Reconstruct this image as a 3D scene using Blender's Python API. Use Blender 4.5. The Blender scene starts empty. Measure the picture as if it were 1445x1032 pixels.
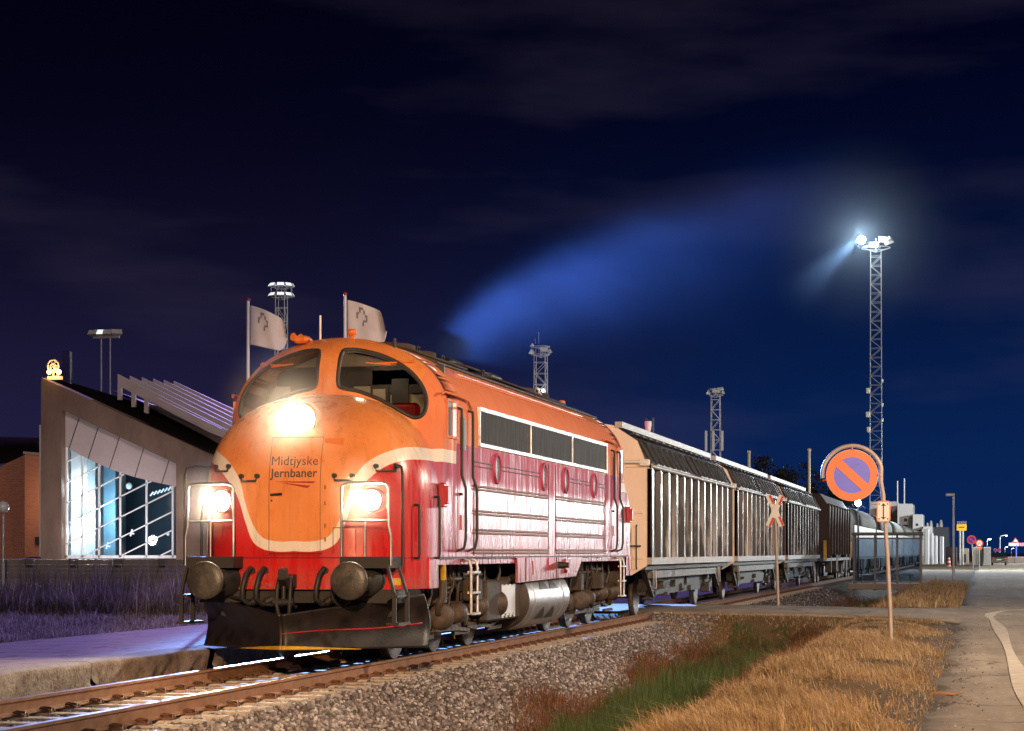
import bpy, math, random
import numpy as np
from mathutils import Vector, Matrix
random.seed(7); RNG = np.random.default_rng(7)
R = math.radians
SC = bpy.context.scene
COL = SC.collection

# ---------------------------------------------------------------- camera
YAW = R(12.447)
EYE = 1.4145
cd = bpy.data.cameras.new('camera'); cam = bpy.data.objects.new('camera', cd); COL.objects.link(cam)
cam.location = (0, 0, EYE); cam.rotation_euler = (R(90), 0, YAW)
cd.sensor_width = 36; cd.lens = 74.89; cd.shift_y = 0.18235; cd.clip_start = 0.5; cd.clip_end = 6000
SC.camera = cam
# ---------------------------------------------------------------- sky
W = bpy.data.worlds.new('World'); SC.world = W; W.use_nodes = True
wn = W.node_tree.nodes; wl = W.node_tree.links
bg = wn['Background']
SUN_EL, SUN_AZ = R(20), R(24)     # key light behind the camera, a little to the right
sky = wn.new('ShaderNodeTexSky'); sky.sky_type = 'NISHITA'; sky.sun_disc = False
sky.sun_elevation = R(-4.0); sky.sun_rotation = R(60)
sky.altitude = 0; sky.air_density = 1.0; sky.dust_density = 0.4; sky.ozone_density = 6.0
tc = wn.new('ShaderNodeTexCoord')
mp = wn.new('ShaderNodeMapping'); mp.inputs['Scale'].default_value = (2.6, 2.6, 11)
wl.new(tc.outputs['Generated'], mp.inputs['Vector'])
nz = wn.new('ShaderNodeTexNoise'); nz.inputs['Scale'].default_value = 1.6; nz.inputs['Detail'].default_value = 5; nz.inputs['Roughness'].default_value = .5
wl.new(mp.outputs['Vector'], nz.inputs['Vector'])
cr = wn.new('ShaderNodeValToRGB')
cr.color_ramp.elements[0].position = .50; cr.color_ramp.elements[0].color = (0, 0, 0, 1)
cr.color_ramp.elements[1].position = .80; cr.color_ramp.elements[1].color = (1, 1, 1, 1)
wl.new(nz.outputs['Fac'], cr.inputs['Fac'])
def wmix(kind, fac, a, b):
    m = wn.new('ShaderNodeMix'); m.data_type = 'RGBA'; m.blend_type = kind
    for s, v in ((0, fac), (6, a), (7, b)):
        if hasattr(v, 'links'): wl.new(v, m.inputs[s])
        else: m.inputs[s].default_value = v
    return m.outputs[2]
SKY_TINT = (.55, .50, 1.0, 1)
c1 = wmix('MULTIPLY', 1.0, sky.outputs['Color'], SKY_TINT)
def wm(op, a, b=0.):
    m = wn.new('ShaderNodeMath'); m.operation = op; m.use_clamp = op == 'MULTIPLY_ADD'
    for i, v in enumerate((a, b)):
        if hasattr(v, 'links'): wl.new(v, m.inputs[i])
        else: m.inputs[i].default_value = v
    return m.outputs[0]
sx = wn.new('ShaderNodeSeparateXYZ'); wl.new(tc.outputs['Generated'], sx.inputs[0])
zq = wm('DIVIDE', wm('ABSOLUTE', sx.outputs[2]), .125)
fall = wm('EXPONENT', wm('MULTIPLY', wm('MULTIPLY', zq, zq), -1.0))      # the town's glow in the night air, fading with height
mr = wn.new('ShaderNodeMapRange'); mr.interpolation_type = 'SMOOTHSTEP'; wl.new(sx.outputs[0], mr.inputs[0]); mr.inputs[1].default_value = -.34; mr.inputs[2].default_value = -.06
glowc = wmix('MIX', mr.outputs[0], (.092, .082, .30, 1), (.009, .10, .53, 1))
glow = wmix('MIX', fall, (.001, .001, .007, 1), glowc)
c1 = wmix('ADD', 1.0, c1, glow)
c2 = wmix('ADD', cr.outputs['Color'], c1, (.10, .08, .125, 1))
wl.new(c2, bg.inputs['Color'])
bg.inputs['Strength'].default_value = 0.15
# ---------------------------------------------------------------- key light and exposure
def light(name, kind, loc, energy, color, target=None, size=None, angle=None, blend=.5):
    l = bpy.data.lights.new(name, kind); o = bpy.data.objects.new(name, l); COL.objects.link(o)
    o.location = loc; l.energy = energy; l.color = color
    if target is not None:
        o.rotation_euler = (Vector(target) - Vector(loc)).to_track_quat('-Z', 'Y').to_euler()
    if size is not None and kind in ('POINT', 'SPOT'): l.shadow_soft_size = size
    if kind == 'SPOT': l.spot_size = angle; l.spot_blend = blend
    if kind == 'SUN': l.angle = angle
    return o
d = Vector((-math.sin(SUN_AZ)*math.cos(SUN_EL), math.cos(SUN_AZ)*math.cos(SUN_EL), -math.sin(SUN_EL)))
sun = light('sun', 'SUN', (20, -40, 30), .5, (1.0, .74, .68), angle=R(.5))
sun.rotation_euler = d.to_track_quat('-Z', 'Y').to_euler()
SC.view_settings.view_transform = 'Standard'; SC.view_settings.look = 'None'
SC.view_settings.exposure = .22; SC.view_settings.gamma = 1
SC.cycles.use_denoising = True
SC.cycles.max_bounces = 6; SC.cycles.transparent_max_bounces = 16; SC.cycles.volume_bounces = 0
# the sodium street lamp behind the camera and the street and fill lights along the right of the road, all outside the frame
light('sodium_street_light', 'SPOT', (3.0, -14, 9), 60000, (1.0, .60, .30), target=(-3.8, 42, 1.0), size=.18, angle=R(27), blend=.12)
for xx, yy, zz, e, c in ((9.5, 31, 8.5, 8200, (1.0, .80, .60)), (8.8, 54, 6.2, 3400, (1.0, .84, .68)), (10.5, 104, 4.0, 1150, (1.0, .93, .92)), (10.5, 136, 3.6, 1400, (1.0, .95, .95)), (12, 195, 9, 20000, (.92, 1.0, .86)), (26, 236, 10, 28000, (.9, .97, 1.0)), (30, 300, 14, 110000, (.9, .96, 1.0))):
    light('street_fill_light', 'POINT', (xx, yy, zz), e, c, size=.35)  # low lights added for side sheen, farthest ones to brighten the far blocks
# the yard's floodlights: bluish light from behind the station side and from the lit mast
light('yard_floodlight', 'SPOT', (-80.9, 240, 33.5), 1.25e6, (.44, .30, 1.0), target=(-14, 45, 0), size=.8, angle=R(26), blend=.6)
light('mast_floodlight', 'SPOT', (-80.0, 240, 33.5), 8.5e6, (.22, .45, 1.0), target=(-6.6, 46, 8.6), size=.3, angle=R(6.6), blend=.35)
light('mast_floodlight_wide', 'SPOT', (-9.0, 197.5, 13.0), 5.0e4, (.75, .85, 1.0), target=(-2, 160, -12), size=.6, angle=R(70), blend=.5)

# ================================================================ helpers
TX = -8.39           # track centre
LY = 25.4            # front of the locomotive
FP = 3006.; CX = 722.5; HY = 779.5
def at(px, py, Y):   # point of the plane Y = const seen at a pixel of the photograph
    a = (px-CX)/FP; b = (HY-py)/FP
    dx = -math.sin(YAW)+a*math.cos(YAW); dy = math.cos(YAW)+a*math.sin(YAW)
    k = Y/dy
    return Vector((dx*k, Y, EYE+b*k))

class MB:
    def __init__(s): s.v = []; s.f = []; s.m = []; s.sm = []
    def add(s, vs, fs, m=0, smooth=False):
        b = len(s.v); s.v += [tuple(v) for v in vs]
        for f in fs: s.f.append([b+i for i in f]); s.m.append(m); s.sm.append(smooth)
        return s
    def box(s, x0, x1, y0, y1, z0, z1, m=0):
        v = [(x0,y0,z0),(x1,y0,z0),(x1,y1,z0),(x0,y1,z0),(x0,y0,z1),(x1,y0,z1),(x1,y1,z1),(x0,y1,z1)]
        return s.add(v, [(0,3,2,1),(4,5,6,7),(0,1,5,4),(1,2,6,5),(2,3,7,6),(3,0,4,7)], m)
    def bbox(s, x0, x1, y0, y1, z0, z1, b=.02, m=0):      # box with chamfered vertical and top edges
        def ring(i, z): return [(x0+i+b,y0+i,z),(x1-i-b,y0+i,z),(x1-i,y0+i+b,z),(x1-i,y1-i-b,z),(x1-i-b,y1-i,z),(x0+i+b,y1-i,z),(x0+i,y1-i-b,z),(x0+i,y0+i+b,z)]
        rs = [ring(b, z0), ring(0, z0+b), ring(0, z1-b), ring(b, z1)]
        v = sum(rs, []); f = []
        for k in range(3):
            for i in range(8): f.append((k*8+i, k*8+(i+1)%8, k*8+8+(i+1)%8, k*8+8+i))
        f.append(tuple(range(7,-1,-1))); f.append(tuple(range(24,32)))
        return s.add(v, f, m)
    def bar(s, p0, p1, w, h, m=0, up=(0,0,1)):
        p0 = Vector(p0); p1 = Vector(p1); a = (p1-p0).normalized(); u = Vector(up)
        if abs(a.dot(u)) > .98: u = Vector((0,1,0))
        r = a.cross(u).normalized()*w/2; u = r.cross(a).normalized()*h/2
        v = [p0-r-u,p0+r-u,p0+r+u,p0-r+u,p1-r-u,p1+r-u,p1+r+u,p1-r+u]
        return s.add(v, [(0,1,2,3),(7,6,5,4),(0,4,5,1),(1,5,6,2),(2,6,7,3),(3,7,4,0)], m)
    def tube(s, pts, r, n=8, m=0, closed=False, caps=True):
        pts = [Vector(p) for p in pts]; N = len(pts); rr = r if isinstance(r, (list, tuple)) else [r]*N
        u = None; rings = []
        for i, p in enumerate(pts):
            if closed: t = (pts[(i+1) % N]-pts[i-1])
            else: t = pts[min(i+1, N-1)]-pts[max(i-1, 0)]
            if t.length < 1e-9: t = Vector((0,0,1))
            t.normalize()
            if u is None:
                u = Vector((0,0,1)) if abs(t.z) < .9 else Vector((1,0,0))
            u = (u-t*u.dot(t)).normalized(); w = t.cross(u)
            rings.append([p+(u*math.cos(k*2*math.pi/n)+w*math.sin(k*2*math.pi/n))*rr[i] for k in range(n)])
        v = sum(rings, []); f = []
        for i in range(N if closed else N-1):
            j = (i+1) % N
            for k in range(n): f.append((i*n+k, i*n+(k+1)%n, j*n+(k+1)%n, j*n+k))
        s.add(v, f, m, True)
        if caps and not closed:
            s.add(rings[0], [tuple(range(n-1,-1,-1))], m); s.add(rings[-1], [tuple(range(n))], m)
        return s
    def cyl(s, p0, p1, r, r1=None, n=16, m=0): return s.tube([p0, p1], [r, r if r1 is None else r1], n, m)
    def lathe(s, prof, o, axis, n=24, m=0, smooth=True):  # prof: (radius, distance along axis)
        o = Vector(o); a = Vector(axis).normalized()
        u = Vector((0,0,1)) if abs(a.z) < .9 else Vector((1,0,0)); u = (u-a*u.dot(a)).normalized(); w = a.cross(u)
        v = []; f = []
        for r_, h in prof:
            for k in range(n): v.append(o+a*h+(u*math.cos(k*2*math.pi/n)+w*math.sin(k*2*math.pi/n))*r_)
        for i in range(len(prof)-1):
            for k in range(n): f.append((i*n+k, i*n+(k+1)%n, (i+1)*n+(k+1)%n, (i+1)*n+k))
        s.add(v, f, m, smooth)
        s.add(v[:n], [tuple(range(n-1,-1,-1))], m); s.add(v[-n:], [tuple(range(n))], m)
        return s
    def prism(s, poly, axis, a0, a1, m=0):                # poly in the other two coordinates, in order x,y,z without axis
        def mk(p, a): return {'x': (a,p[0],p[1]), 'y': (p[0],a,p[1]), 'z': (p[0],p[1],a)}[axis]
        n = len(poly); v = [mk(p, a0) for p in poly]+[mk(p, a1) for p in poly]
        f = [tuple(range(n-1,-1,-1)), tuple(range(n, 2*n))]+[(i,(i+1)%n,n+(i+1)%n,n+i) for i in range(n)]
        return s.add(v, f, m)
    def grid(s, fn, nu, nv, m=0, smooth=True, keep=None, wrap=False):
        v = [fn(i/nu, j/nv) for j in range(nv+1) for i in range(nu+1)]
        f = []
        for j in range(nv):
            for i in range(nu):
                q = (j*(nu+1)+i, j*(nu+1)+i+1, (j+1)*(nu+1)+i+1, (j+1)*(nu+1)+i)
                if keep and not keep([v[k] for k in q]): continue
                f.append(q)
        return s.add(v, f, m, smooth)
    def sheet(s, fn, nu, nv, off, m=0):                   # a grid with thickness: off is the offset vector to its back
        off = Vector(off)
        v0 = [Vector(fn(i/nu, j/nv)) for j in range(nv+1) for i in range(nu+1)]
        n = len(v0); v = v0+[p+off for p in v0]; w = nu+1; f = []
        for j in range(nv):
            for i in range(nu):
                q = (j*w+i, j*w+i+1, (j+1)*w+i+1, (j+1)*w+i); f.append(q); f.append(tuple(n+k for k in reversed(q)))
        rim = [i for i in range(w)]+[j*w+nu for j in range(1, nv+1)]+[nv*w+i for i in range(nu-1,-1,-1)]+[j*w for j in range(nv-1,0,-1)]
        for a, b in zip(rim, rim[1:]+rim[:1]): f.append((b, a, n+a, n+b))
        return s.add(v, f, m, True)
    def build(s, name, mats, parent=None, loc=(0,0,0)):
        me = bpy.data.meshes.new(name); me.from_pydata(s.v, [], s.f)
        for mm in (mats if isinstance(mats, (list, tuple)) else [mats]): me.materials.append(mm)
        me.polygons.foreach_set('material_index', s.m); me.polygons.foreach_set('use_smooth', s.sm)
        me.update()
        o = bpy.data.objects.new(name, me); COL.objects.link(o); o.location = loc
        if parent is not None: o.parent = parent
        return o

def tag(o, label=None, cat=None, group=None, kind=None):
    for k, v in (('label', label), ('category', cat), ('group', group), ('kind', kind)):
        if v: o[k] = v
    return o
def thing(name, label, cat, loc=(0,0,0), rz=0, group=None):
    o = bpy.data.objects.new(name, None); COL.objects.link(o); o.location = loc; o.rotation_euler = (0,0,rz); o.empty_display_size = .2
    return tag(o, label, cat, group)
def copy_tree(o, parent=None):
    c = o.copy(); COL.objects.link(c)
    if parent is not None: c.parent = parent
    for ch in list(o.children): copy_tree(ch, c)
    return c
def np_mesh(name, V, F4=None, F3=None, mat=None):
    me = bpy.data.meshes.new(name); n3 = 0 if F3 is None else len(F3); n4 = 0 if F4 is None else len(F4)
    me.vertices.add(len(V)); me.vertices.foreach_set('co', np.asarray(V, np.float32).ravel())
    loops = np.concatenate([a.ravel() for a in (F4, F3) if a is not None]).astype(np.int32)
    tot = np.concatenate([np.full(n4, 4, np.int32), np.full(n3, 3, np.int32)])
    st = np.concatenate([[0], np.cumsum(tot)[:-1]]).astype(np.int32)
    me.loops.add(len(loops)); me.loops.foreach_set('vertex_index', loops)
    me.polygons.add(n3+n4); me.polygons.foreach_set('loop_start', st); me.polygons.foreach_set('loop_total', tot)
    me.update(calc_edges=True); me.validate()
    if mat: me.materials.append(mat)
    o = bpy.data.objects.new(name, me); COL.objects.link(o); return o

# ================================================================ materials
class NT:
    def __init__(s, name):
        s.mat = bpy.data.materials.new(name); s.mat.use_nodes = True
        s.t = s.mat.node_tree; s.n = s.t.nodes; s.l = s.t.links; s.p = s.n['Principled BSDF']; s.out = s.n['Material Output']
    def node(s, t, **kw):
        x = s.n.new(t)
        for k, v in kw.items(): setattr(x, k, v)
        return x
    def put(s, sock, v):
        if hasattr(v, 'links'): s.l.new(v, sock)
        else: sock.default_value = v
    def math(s, op, a, b=0., c=0.):
        x = s.node('ShaderNodeMath', operation=op)
        for i, v in enumerate((a, b, c)): s.put(x.inputs[i], v)
        return x.outputs[0]
    def mix(s, fac, a, b, kind='MIX'):
        x = s.node('ShaderNodeMix', data_type='RGBA', blend_type=kind)
        s.put(x.inputs[0], fac)
        for i, v in ((6, a), (7, b)): s.put(x.inputs[i], v if hasattr(v, 'links') or len(v) == 4 else (*v, 1))
        return x.outputs[2]
    def coord(s, scale=(1,1,1), which='Object', rot=(0,0,0)):
        c = s.node('ShaderNodeTexCoord'); m = s.node('ShaderNodeMapping'); m.inputs['Scale'].default_value = scale; m.inputs['Rotation'].default_value = rot
        s.l.new(c.outputs[which], m.inputs['Vector']); return m.outputs[0]
    def noise(s, scale=5., vec=None, detail=6., rough=.55, dist=0.):
        x = s.node('ShaderNodeTexNoise'); x.inputs['Scale'].default_value = scale; x.inputs['Detail'].default_value = detail
        x.inputs['Roughness'].default_value = rough; x.inputs['Distortion'].default_value = dist
        if vec is not None: s.l.new(vec, x.inputs['Vector'])
        return x.outputs['Fac']
    def ramp(s, f, a, b, lo=0., hi=1.):
        x = s.node('ShaderNodeMapRange'); x.clamp = True
        for i, v in enumerate((f, a, b, lo, hi)): s.put(x.inputs[i], v)
        return x.outputs[0]
    def xyz(s, vec):
        x = s.node('ShaderNodeSeparateXYZ'); s.l.new(vec, x.inputs[0]); return x.outputs
    def bump(s, h, strength=.3, dist=.02):
        x = s.node('ShaderNodeBump'); x.inputs['Strength'].default_value = strength; x.inputs['Distance'].default_value = dist
        s.l.new(h, x.inputs['Height']); s.l.new(x.outputs[0], s.p.inputs['Normal'])
    def set(s, **kw):
        for k, v in kw.items():
            s.put(s.p.inputs[k.replace('_', ' ')], v if hasattr(v, 'links') or not isinstance(v, tuple) or len(v) == 4 else (*v, 1))
        return s.mat
def surf(name, a, b=None, scale=4., rough=.6, rough2=None, metal=0., bump=.15, bdist=.01, stretch=(1,1,1), lo=.35, hi=.68, which='Object', spec=.5):
    """a worn surface: two tones mixed by noise, roughness that varies with it, a fine bump"""
    t = NT(name); v = t.coord(stretch, which)
    n = t.noise(scale, v); n2 = t.noise(scale*9, v, 4)
    f = t.ramp(t.math('ADD', t.math('MULTIPLY', n, .75), t.math('MULTIPLY', n2, .25)), lo, hi)
    b = b or tuple(x*.6 for x in a)
    t.set(Base_Color=t.mix(f, a, b), Roughness=t.ramp(n, .3, .7, rough, rough if rough2 is None else rough2), Metallic=metal)
    t.p.inputs['Specular IOR Level'].default_value = spec
    if bump: t.bump(n2, bump, bdist)
    return t.mat
def emit(name, col, s):
    t = NT(name); t.set(Base_Color=(.8,.8,.8), Emission_Color=col, Emission_Strength=s); return t.mat
def glass(name, tint=(.6,.65,.68), refl=1.0, clear=.85):
    t = NT(name); t.n.remove(t.p)
    g = t.node('ShaderNodeBsdfGlossy'); g.inputs['Roughness'].default_value = .03; g.inputs['Color'].default_value = (1,1,1,1)
    tr = t.node('ShaderNodeBsdfTransparent'); tr.inputs['Color'].default_value = (*[x*clear for x in tint], 1)
    fr = t.node('ShaderNodeFresnel'); fr.inputs['IOR'].default_value = 1.5
    mx = t.node('ShaderNodeMixShader'); t.l.new(t.math('MULTIPLY', fr.outputs[0], refl), mx.inputs[0])
    t.l.new(tr.outputs[0], mx.inputs[1]); t.l.new(g.outputs[0], mx.inputs[2]); t.l.new(mx.outputs[0], t.out.inputs['Surface'])
    return t.mat
M = {}
M['black_steel'] = surf('black_steel', (.009,.009,.010), (.024,.021,.020), 5, .45, .7, bump=.25)
M['grime'] = surf('grime', (.024,.018,.014), (.065,.043,.03), 7, .55, .8, bump=.5, bdist=.015)
M['grime_light'] = surf('grime_light', (.085,.058,.042), (.03,.021,.016), 9, .5, .75, bump=.4)
M['steel'] = surf('steel', (.42,.42,.43), (.2,.19,.19), 6, .28, .5, metal=.85, bump=.12)
M['tank_steel'] = surf('tank_steel', (.44,.43,.43), (.26,.25,.25), 3, .3, .5, metal=.7, bump=.15, stretch=(1,1,.2))
M['wheel'] = surf('wheel', (.06,.05,.045), (.14,.11,.09), 8, .45, .7, metal=.4)
M['tyre'] = surf('tyre', (.34,.31,.29), (.2,.17,.15), 10, .3, .45, metal=.9, bump=.1)
M['alu'] = surf('alu', (.62,.62,.64), (.36,.36,.38), 12, .3, .55, metal=.8, bump=.3)
M['mesh'] = None
M['rail_top'] = surf('rail_top', (.5,.42,.35), (.34,.24,.17), 3, .28, .45, metal=.8, stretch=(1,.15,1))
M['rust'] = surf('rust', (.33,.165,.085), (.22,.10,.05), 9, .75, .9, bump=.4, stretch=(1,.6,1))
M['yellow'] = surf('yellow', (.62,.38,.03), (.4,.22,.03), 8, .5)
M['red_small'] = surf('red_small', (.45,.02,.03), (.28,.015,.02), 8, .4)
M['orange_small'] = surf('orange_small', (.75,.2,.03), (.6,.14,.02), 5, .35)
M['white_paint'] = surf('white_paint', (.78,.76,.72), (.6,.57,.53), 6, .5)
M['concrete'] = surf('concrete', (.27,.235,.21), (.17,.145,.125), 1.2, .85, bump=.35, hi=.75)
M['buffer_face'] = surf('buffer_face', (.035,.032,.030), (.10,.085,.07), 4, .3, .55, bump=.3, lo=.45, hi=.7)
M['concrete_light'] = surf('concrete_light', (.46,.42,.41), (.37,.33,.32), 1.5, .8, bump=.2)
M['asphalt'] = surf('asphalt', (.11,.095,.08), (.16,.14,.12), .55, .8, .95, bump=.6, bdist=.008)
M['black_rubber'] = surf('black_rubber', (.012,.012,.013), (.02,.02,.02), 8, .55)
M['galv'] = surf('galv', (.46,.46,.47), (.3,.3,.31), 5, .45, .6, metal=.35, bump=.1)
M['moulding'] = surf('moulding', (.30,.15,.10), (.18,.08,.06), 4, .5)
M['patch'] = surf('patch', (.66,.66,.68), (.48,.48,.50), 3, .45, metal=.3, stretch=(1,1,.15))
M['lamp_glass'] = surf('lamp_glass', (.75,.75,.72), (.6,.6,.6), 3, .2, bump=0)
# ================================================================ the locomotive
LEN = 18.0; HW = 1.48; ZS = 3.2; HA = 1.08; EA = 2.1
def arch_z(x): return ZS + HA*max(0, 1-(abs(x)/HW)**EA)**(1/EA)
def nose_d(x, z, W=1.47, H=1.38, D=1.5, z0=2.1):     # depth of the nose surface behind its front
    u = (abs(x)/W)**3.2
    ze = max(0., (z-z0)/H)
    k = max(0., 1-ze**2.4)**(3.2/2.4)-u
    return D*(1-max(0., k)**(1/3.2))
def nose_pt(x, z, off=0.): return (x, nose_d(x, z)-off, z)
def rho(x, z):
    if z > ZS: return ((abs(x)/HW)**EA+((z-ZS)/HA)**EA)**(1/EA)
    return abs(x)/HW
def face_y(x, z): return 1.22+.20*(z-3.0)+.11*abs(x)+.42*rho(x, z)**7

def curve_node(t, x, pts):
    c = t.node('ShaderNodeFloatCurve'); cv = c.mapping.curves[0]
    while len(cv.points) > 2: cv.points.remove(cv.points[1])
    cv.points[0].location = pts[0]; cv.points[1].location = pts[-1]
    for p in pts[1:-1]: cv.points.new(*p)
    c.mapping.update(); t.put(c.inputs['Value'], x); return c.outputs[0]
def loco_paint():
    t = NT('loco_paint'); v = t.coord(); X, Y, Z = t.xyz(v)
    ax = t.math('ABSOLUTE', X); axn = t.math('DIVIDE', ax, 1.6); zn = t.math('DIVIDE', Z, 4.4)
    ye = t.math('MINIMUM', Y, t.math('SUBTRACT', LEN, Y))           # distance from the nearer end
    inner = [(0,1.555),(.3,1.56),(.42,1.60),(.5,1.68),(.58,1.82),(.67,2.07),(.73,2.29),(.84,2.47),(.94,2.57),(1.1,2.67),(1.3,2.75),(1.6,2.77)]
    outer = [(0,1.43),(.3,1.43),(.45,1.47),(.56,1.56),(.66,1.80),(.745,2.05),(.82,2.2),(.92,2.32),(1.07,2.46),(1.2,2.54),(1.35,2.59),(1.6,2.60)]
    hi = curve_node(t, axn, [(a/1.6, b/4.4) for a, b in inner]); lo = curve_node(t, axn, [(a/1.6, b/4.4) for a, b in outer])
    mid = t.math('GREATER_THAN', ye, 2.42)                          # along the side there is no white band
    hi = t.math('ADD', t.math('MULTIPLY', hi, t.math('SUBTRACT', 1, mid)), t.math('MULTIPLY', 2.88/4.4, mid))
    lo = t.math('ADD', t.math('MULTIPLY', lo, t.math('SUBTRACT', 1, mid)), t.math('MULTIPLY', 2.88/4.4, mid))
    is_o = t.math('GREATER_THAN', zn, hi); is_r = t.math('LESS_THAN', zn, lo)
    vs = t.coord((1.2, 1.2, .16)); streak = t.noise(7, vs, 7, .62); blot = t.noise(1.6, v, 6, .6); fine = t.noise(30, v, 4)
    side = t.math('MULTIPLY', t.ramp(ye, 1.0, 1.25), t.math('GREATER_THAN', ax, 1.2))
    orange = t.mix(t.ramp(blot, .35, .7), (.76,.275,.085), (.65,.205,.05))
    orange = t.mix(t.math('MULTIPLY', side, .65), orange, (.62,.17,.09))
    lamp_sheen = t.math('MULTIPLY', t.ramp(t.math('ADD', t.math('MULTIPLY', streak, .6), t.math('MULTIPLY', blot, .4)), .42, .62), side)
    low = t.ramp(Z, 2.75, 1.9)                                     # reflected light painted stronger on the lower panels
    red = t.mix(t.ramp(blot, .35, .7), (.55,.014,.012), (.42,.010,.010))
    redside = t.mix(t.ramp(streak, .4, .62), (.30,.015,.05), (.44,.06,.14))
    redside = t.mix(t.math('MULTIPLY', lamp_sheen, t.math('ADD', .10, t.math('MULTIPLY', low, .48))), redside, (.54,.34,.40))  # pale lamp reflections painted into the red side
    redside = t.mix(t.math('MULTIPLY', t.ramp(Z, 2.28, 2.36), .7), redside, t.mix(t.ramp(streak, .4, .62), (.30,.012,.06), (.50,.08,.17)))
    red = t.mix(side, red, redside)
    white = t.mix(t.ramp(blot, .35, .75), (.80,.74,.67), (.68,.60,.53))
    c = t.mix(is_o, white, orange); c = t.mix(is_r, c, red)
    # dirt running down and rubbed-off flecks
    c = t.mix(t.math('MULTIPLY', t.ramp(t.noise(5, t.coord((2.2,2.2,.22)), 8, .7), .55, .74), .42), c, (.15,.075,.045))
    c = t.mix(t.math('MULTIPLY', t.ramp(t.noise(55, v, 2, .5), .70, .74), .55), c, (.05,.03,.02))
    c = t.mix(t.math('MULTIPLY', t.ramp(Z, 1.25, .95), t.ramp(fine, .45, .62)), c, (.22,.10,.07))
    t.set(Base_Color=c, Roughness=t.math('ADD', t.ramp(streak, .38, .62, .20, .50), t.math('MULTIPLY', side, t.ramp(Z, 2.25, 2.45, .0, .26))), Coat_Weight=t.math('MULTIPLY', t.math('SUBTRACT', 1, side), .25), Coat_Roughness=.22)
    t.put(t.p.inputs['Specular IOR Level'], t.ramp(t.math('MULTIPLY', Z, side), 2.3, 3.2, .5, .06))
    t.bump(t.math('ADD', t.math('MULTIPLY', blot, .8), t.math('MULTIPLY', fine, .10)), .16, .03)
    return t.mat
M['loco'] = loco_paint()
def mesh_mat():
    t = NT('intake_mesh'); v = t.coord((1,1,1)); w = t.node('ShaderNodeTexWave', wave_type='BANDS', bands_direction='Z'); w.inputs['Scale'].default_value = 22; w.inputs['Distortion'].default_value = .6
    t.l.new(v, w.inputs['Vector']); n = t.noise(6, t.coord((1,1.6,.2)), 6)
    t.set(Base_Color=t.mix(t.ramp(n, .42, .7), (.012,.011,.011), (.075,.062,.055)), Roughness=.6)
    t.bump(w.outputs['Fac'], .8, .01); return t.mat
M['mesh'] = mesh_mat()
M['roof_dirt'] = surf('roof_dirt', (.065,.04,.032), (.028,.02,.018), 3, .75, .9, bump=.6, bdist=.02)
M['cab_glass'] = glass('cab_glass', (.55,.55,.5), 1.1, .8)
M['port_glass'] = surf('port_glass', (.16,.18,.19), (.10,.12,.13), 3, .45, bump=0, spec=.2)
M['rubber'] = M['black_rubber']

loco = thing('diesel_locomotive', 'orange and red round-nosed diesel locomotive with three lit headlights heading the train', 'locomotive', (TX, LY, 0))
LP = M['loco']
# ---- body: nose, cab front with window holes, arched tube, mirrored at the rear
WIN = [(.16,4.06),(.145,3.85),(.15,3.62),(.22,3.56),(.42,3.52),(.66,3.43),(.90,3.31),(1.08,3.20),(1.18,3.17),(1.255,3.22),(1.285,3.34),(1.265,3.48),(1.19,3.63),(1.06,3.78),(.88,3.91),(.66,4.01),(.42,4.075),(.25,4.09)]
def smooth_poly(P, k=4):
    n = len(P); out = []
    for i in range(n):
        p0, p1, p2, p3 = (Vector((*P[(i+j) % n], 0)) for j in (-1,0,1,2))
        for s in range(k):
            u = s/k
            q = .5*((2*p1)+(p2-p0)*u+(2*p0-5*p1+4*p2-p3)*u*u+(3*p1-p0-3*p2+p3)*u**3); out.append((q.x, q.y))
    return out
WIN = smooth_poly(WIN)
def inside(x, z, P=WIN):
    x = abs(x); c = False; n = len(P)
    for i in range(n):
        a, b = P[i], P[(i+1) % n]
        if (a[1] > z) != (b[1] > z) and x < (b[0]-a[0])*(z-a[1])/(b[1]-a[1])+a[0]: c = not c
    return c
def boundary(n=120, zb=1.33):                               # arch outline from bottom right over the roof to bottom left
    pts = [(HW, zb+(ZS-zb)*i/16) for i in range(16)]
    for i in range(n+1):
        a = math.pi*i/n; ca, sa = math.cos(a), math.sin(a)
        pts.append((HW*math.copysign(abs(ca)**(2/EA), ca), ZS+HA*abs(sa)**(2/EA)))
    return pts+[(-HW, ZS-(ZS-zb)*(i+1)/16) for i in range(16)]
BD = boundary()
def mirror(p): return (p[0], LEN-p[1], p[2])
body = MB()
def nose_grid(u, v):
    a = (u-.5)*math.pi; sa, ca = math.sin(a), math.cos(a)
    if v < .3: z, K = .95+(2.1-.95)*v/.3, 1.
    else:
        q = (v-.3)/.7*math.pi/2; z = 2.1+1.38*math.sin(q)**(2/2.4); K = max(0., math.cos(q))**(2/2.4)
    return (1.47*K*math.copysign(abs(sa)**(2/3.2), sa), 1.5*(1-K*abs(ca)**(2/3.2)), z)
body.grid(nose_grid, 90, 60)
body.grid(lambda u, v: mirror(nose_grid(1-u, v)), 60, 40)
def face_grid(u, v):
    bx, bz = BD[int(round(u*(len(BD)-1)))]; c = (0, 2.9); x = c[0]+(bx-c[0])*v; z = c[1]+(bz-c[1])*v
    return (x, face_y(x, z), z)
nb = len(BD)-1
body.grid(face_grid, nb, 64, keep=lambda q: not inside(sum(p[0] for p in q)/4, sum(p[2] for p in q)/4))
body.grid(lambda u, v: mirror(face_grid(1-u, v)), nb, 16)
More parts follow.
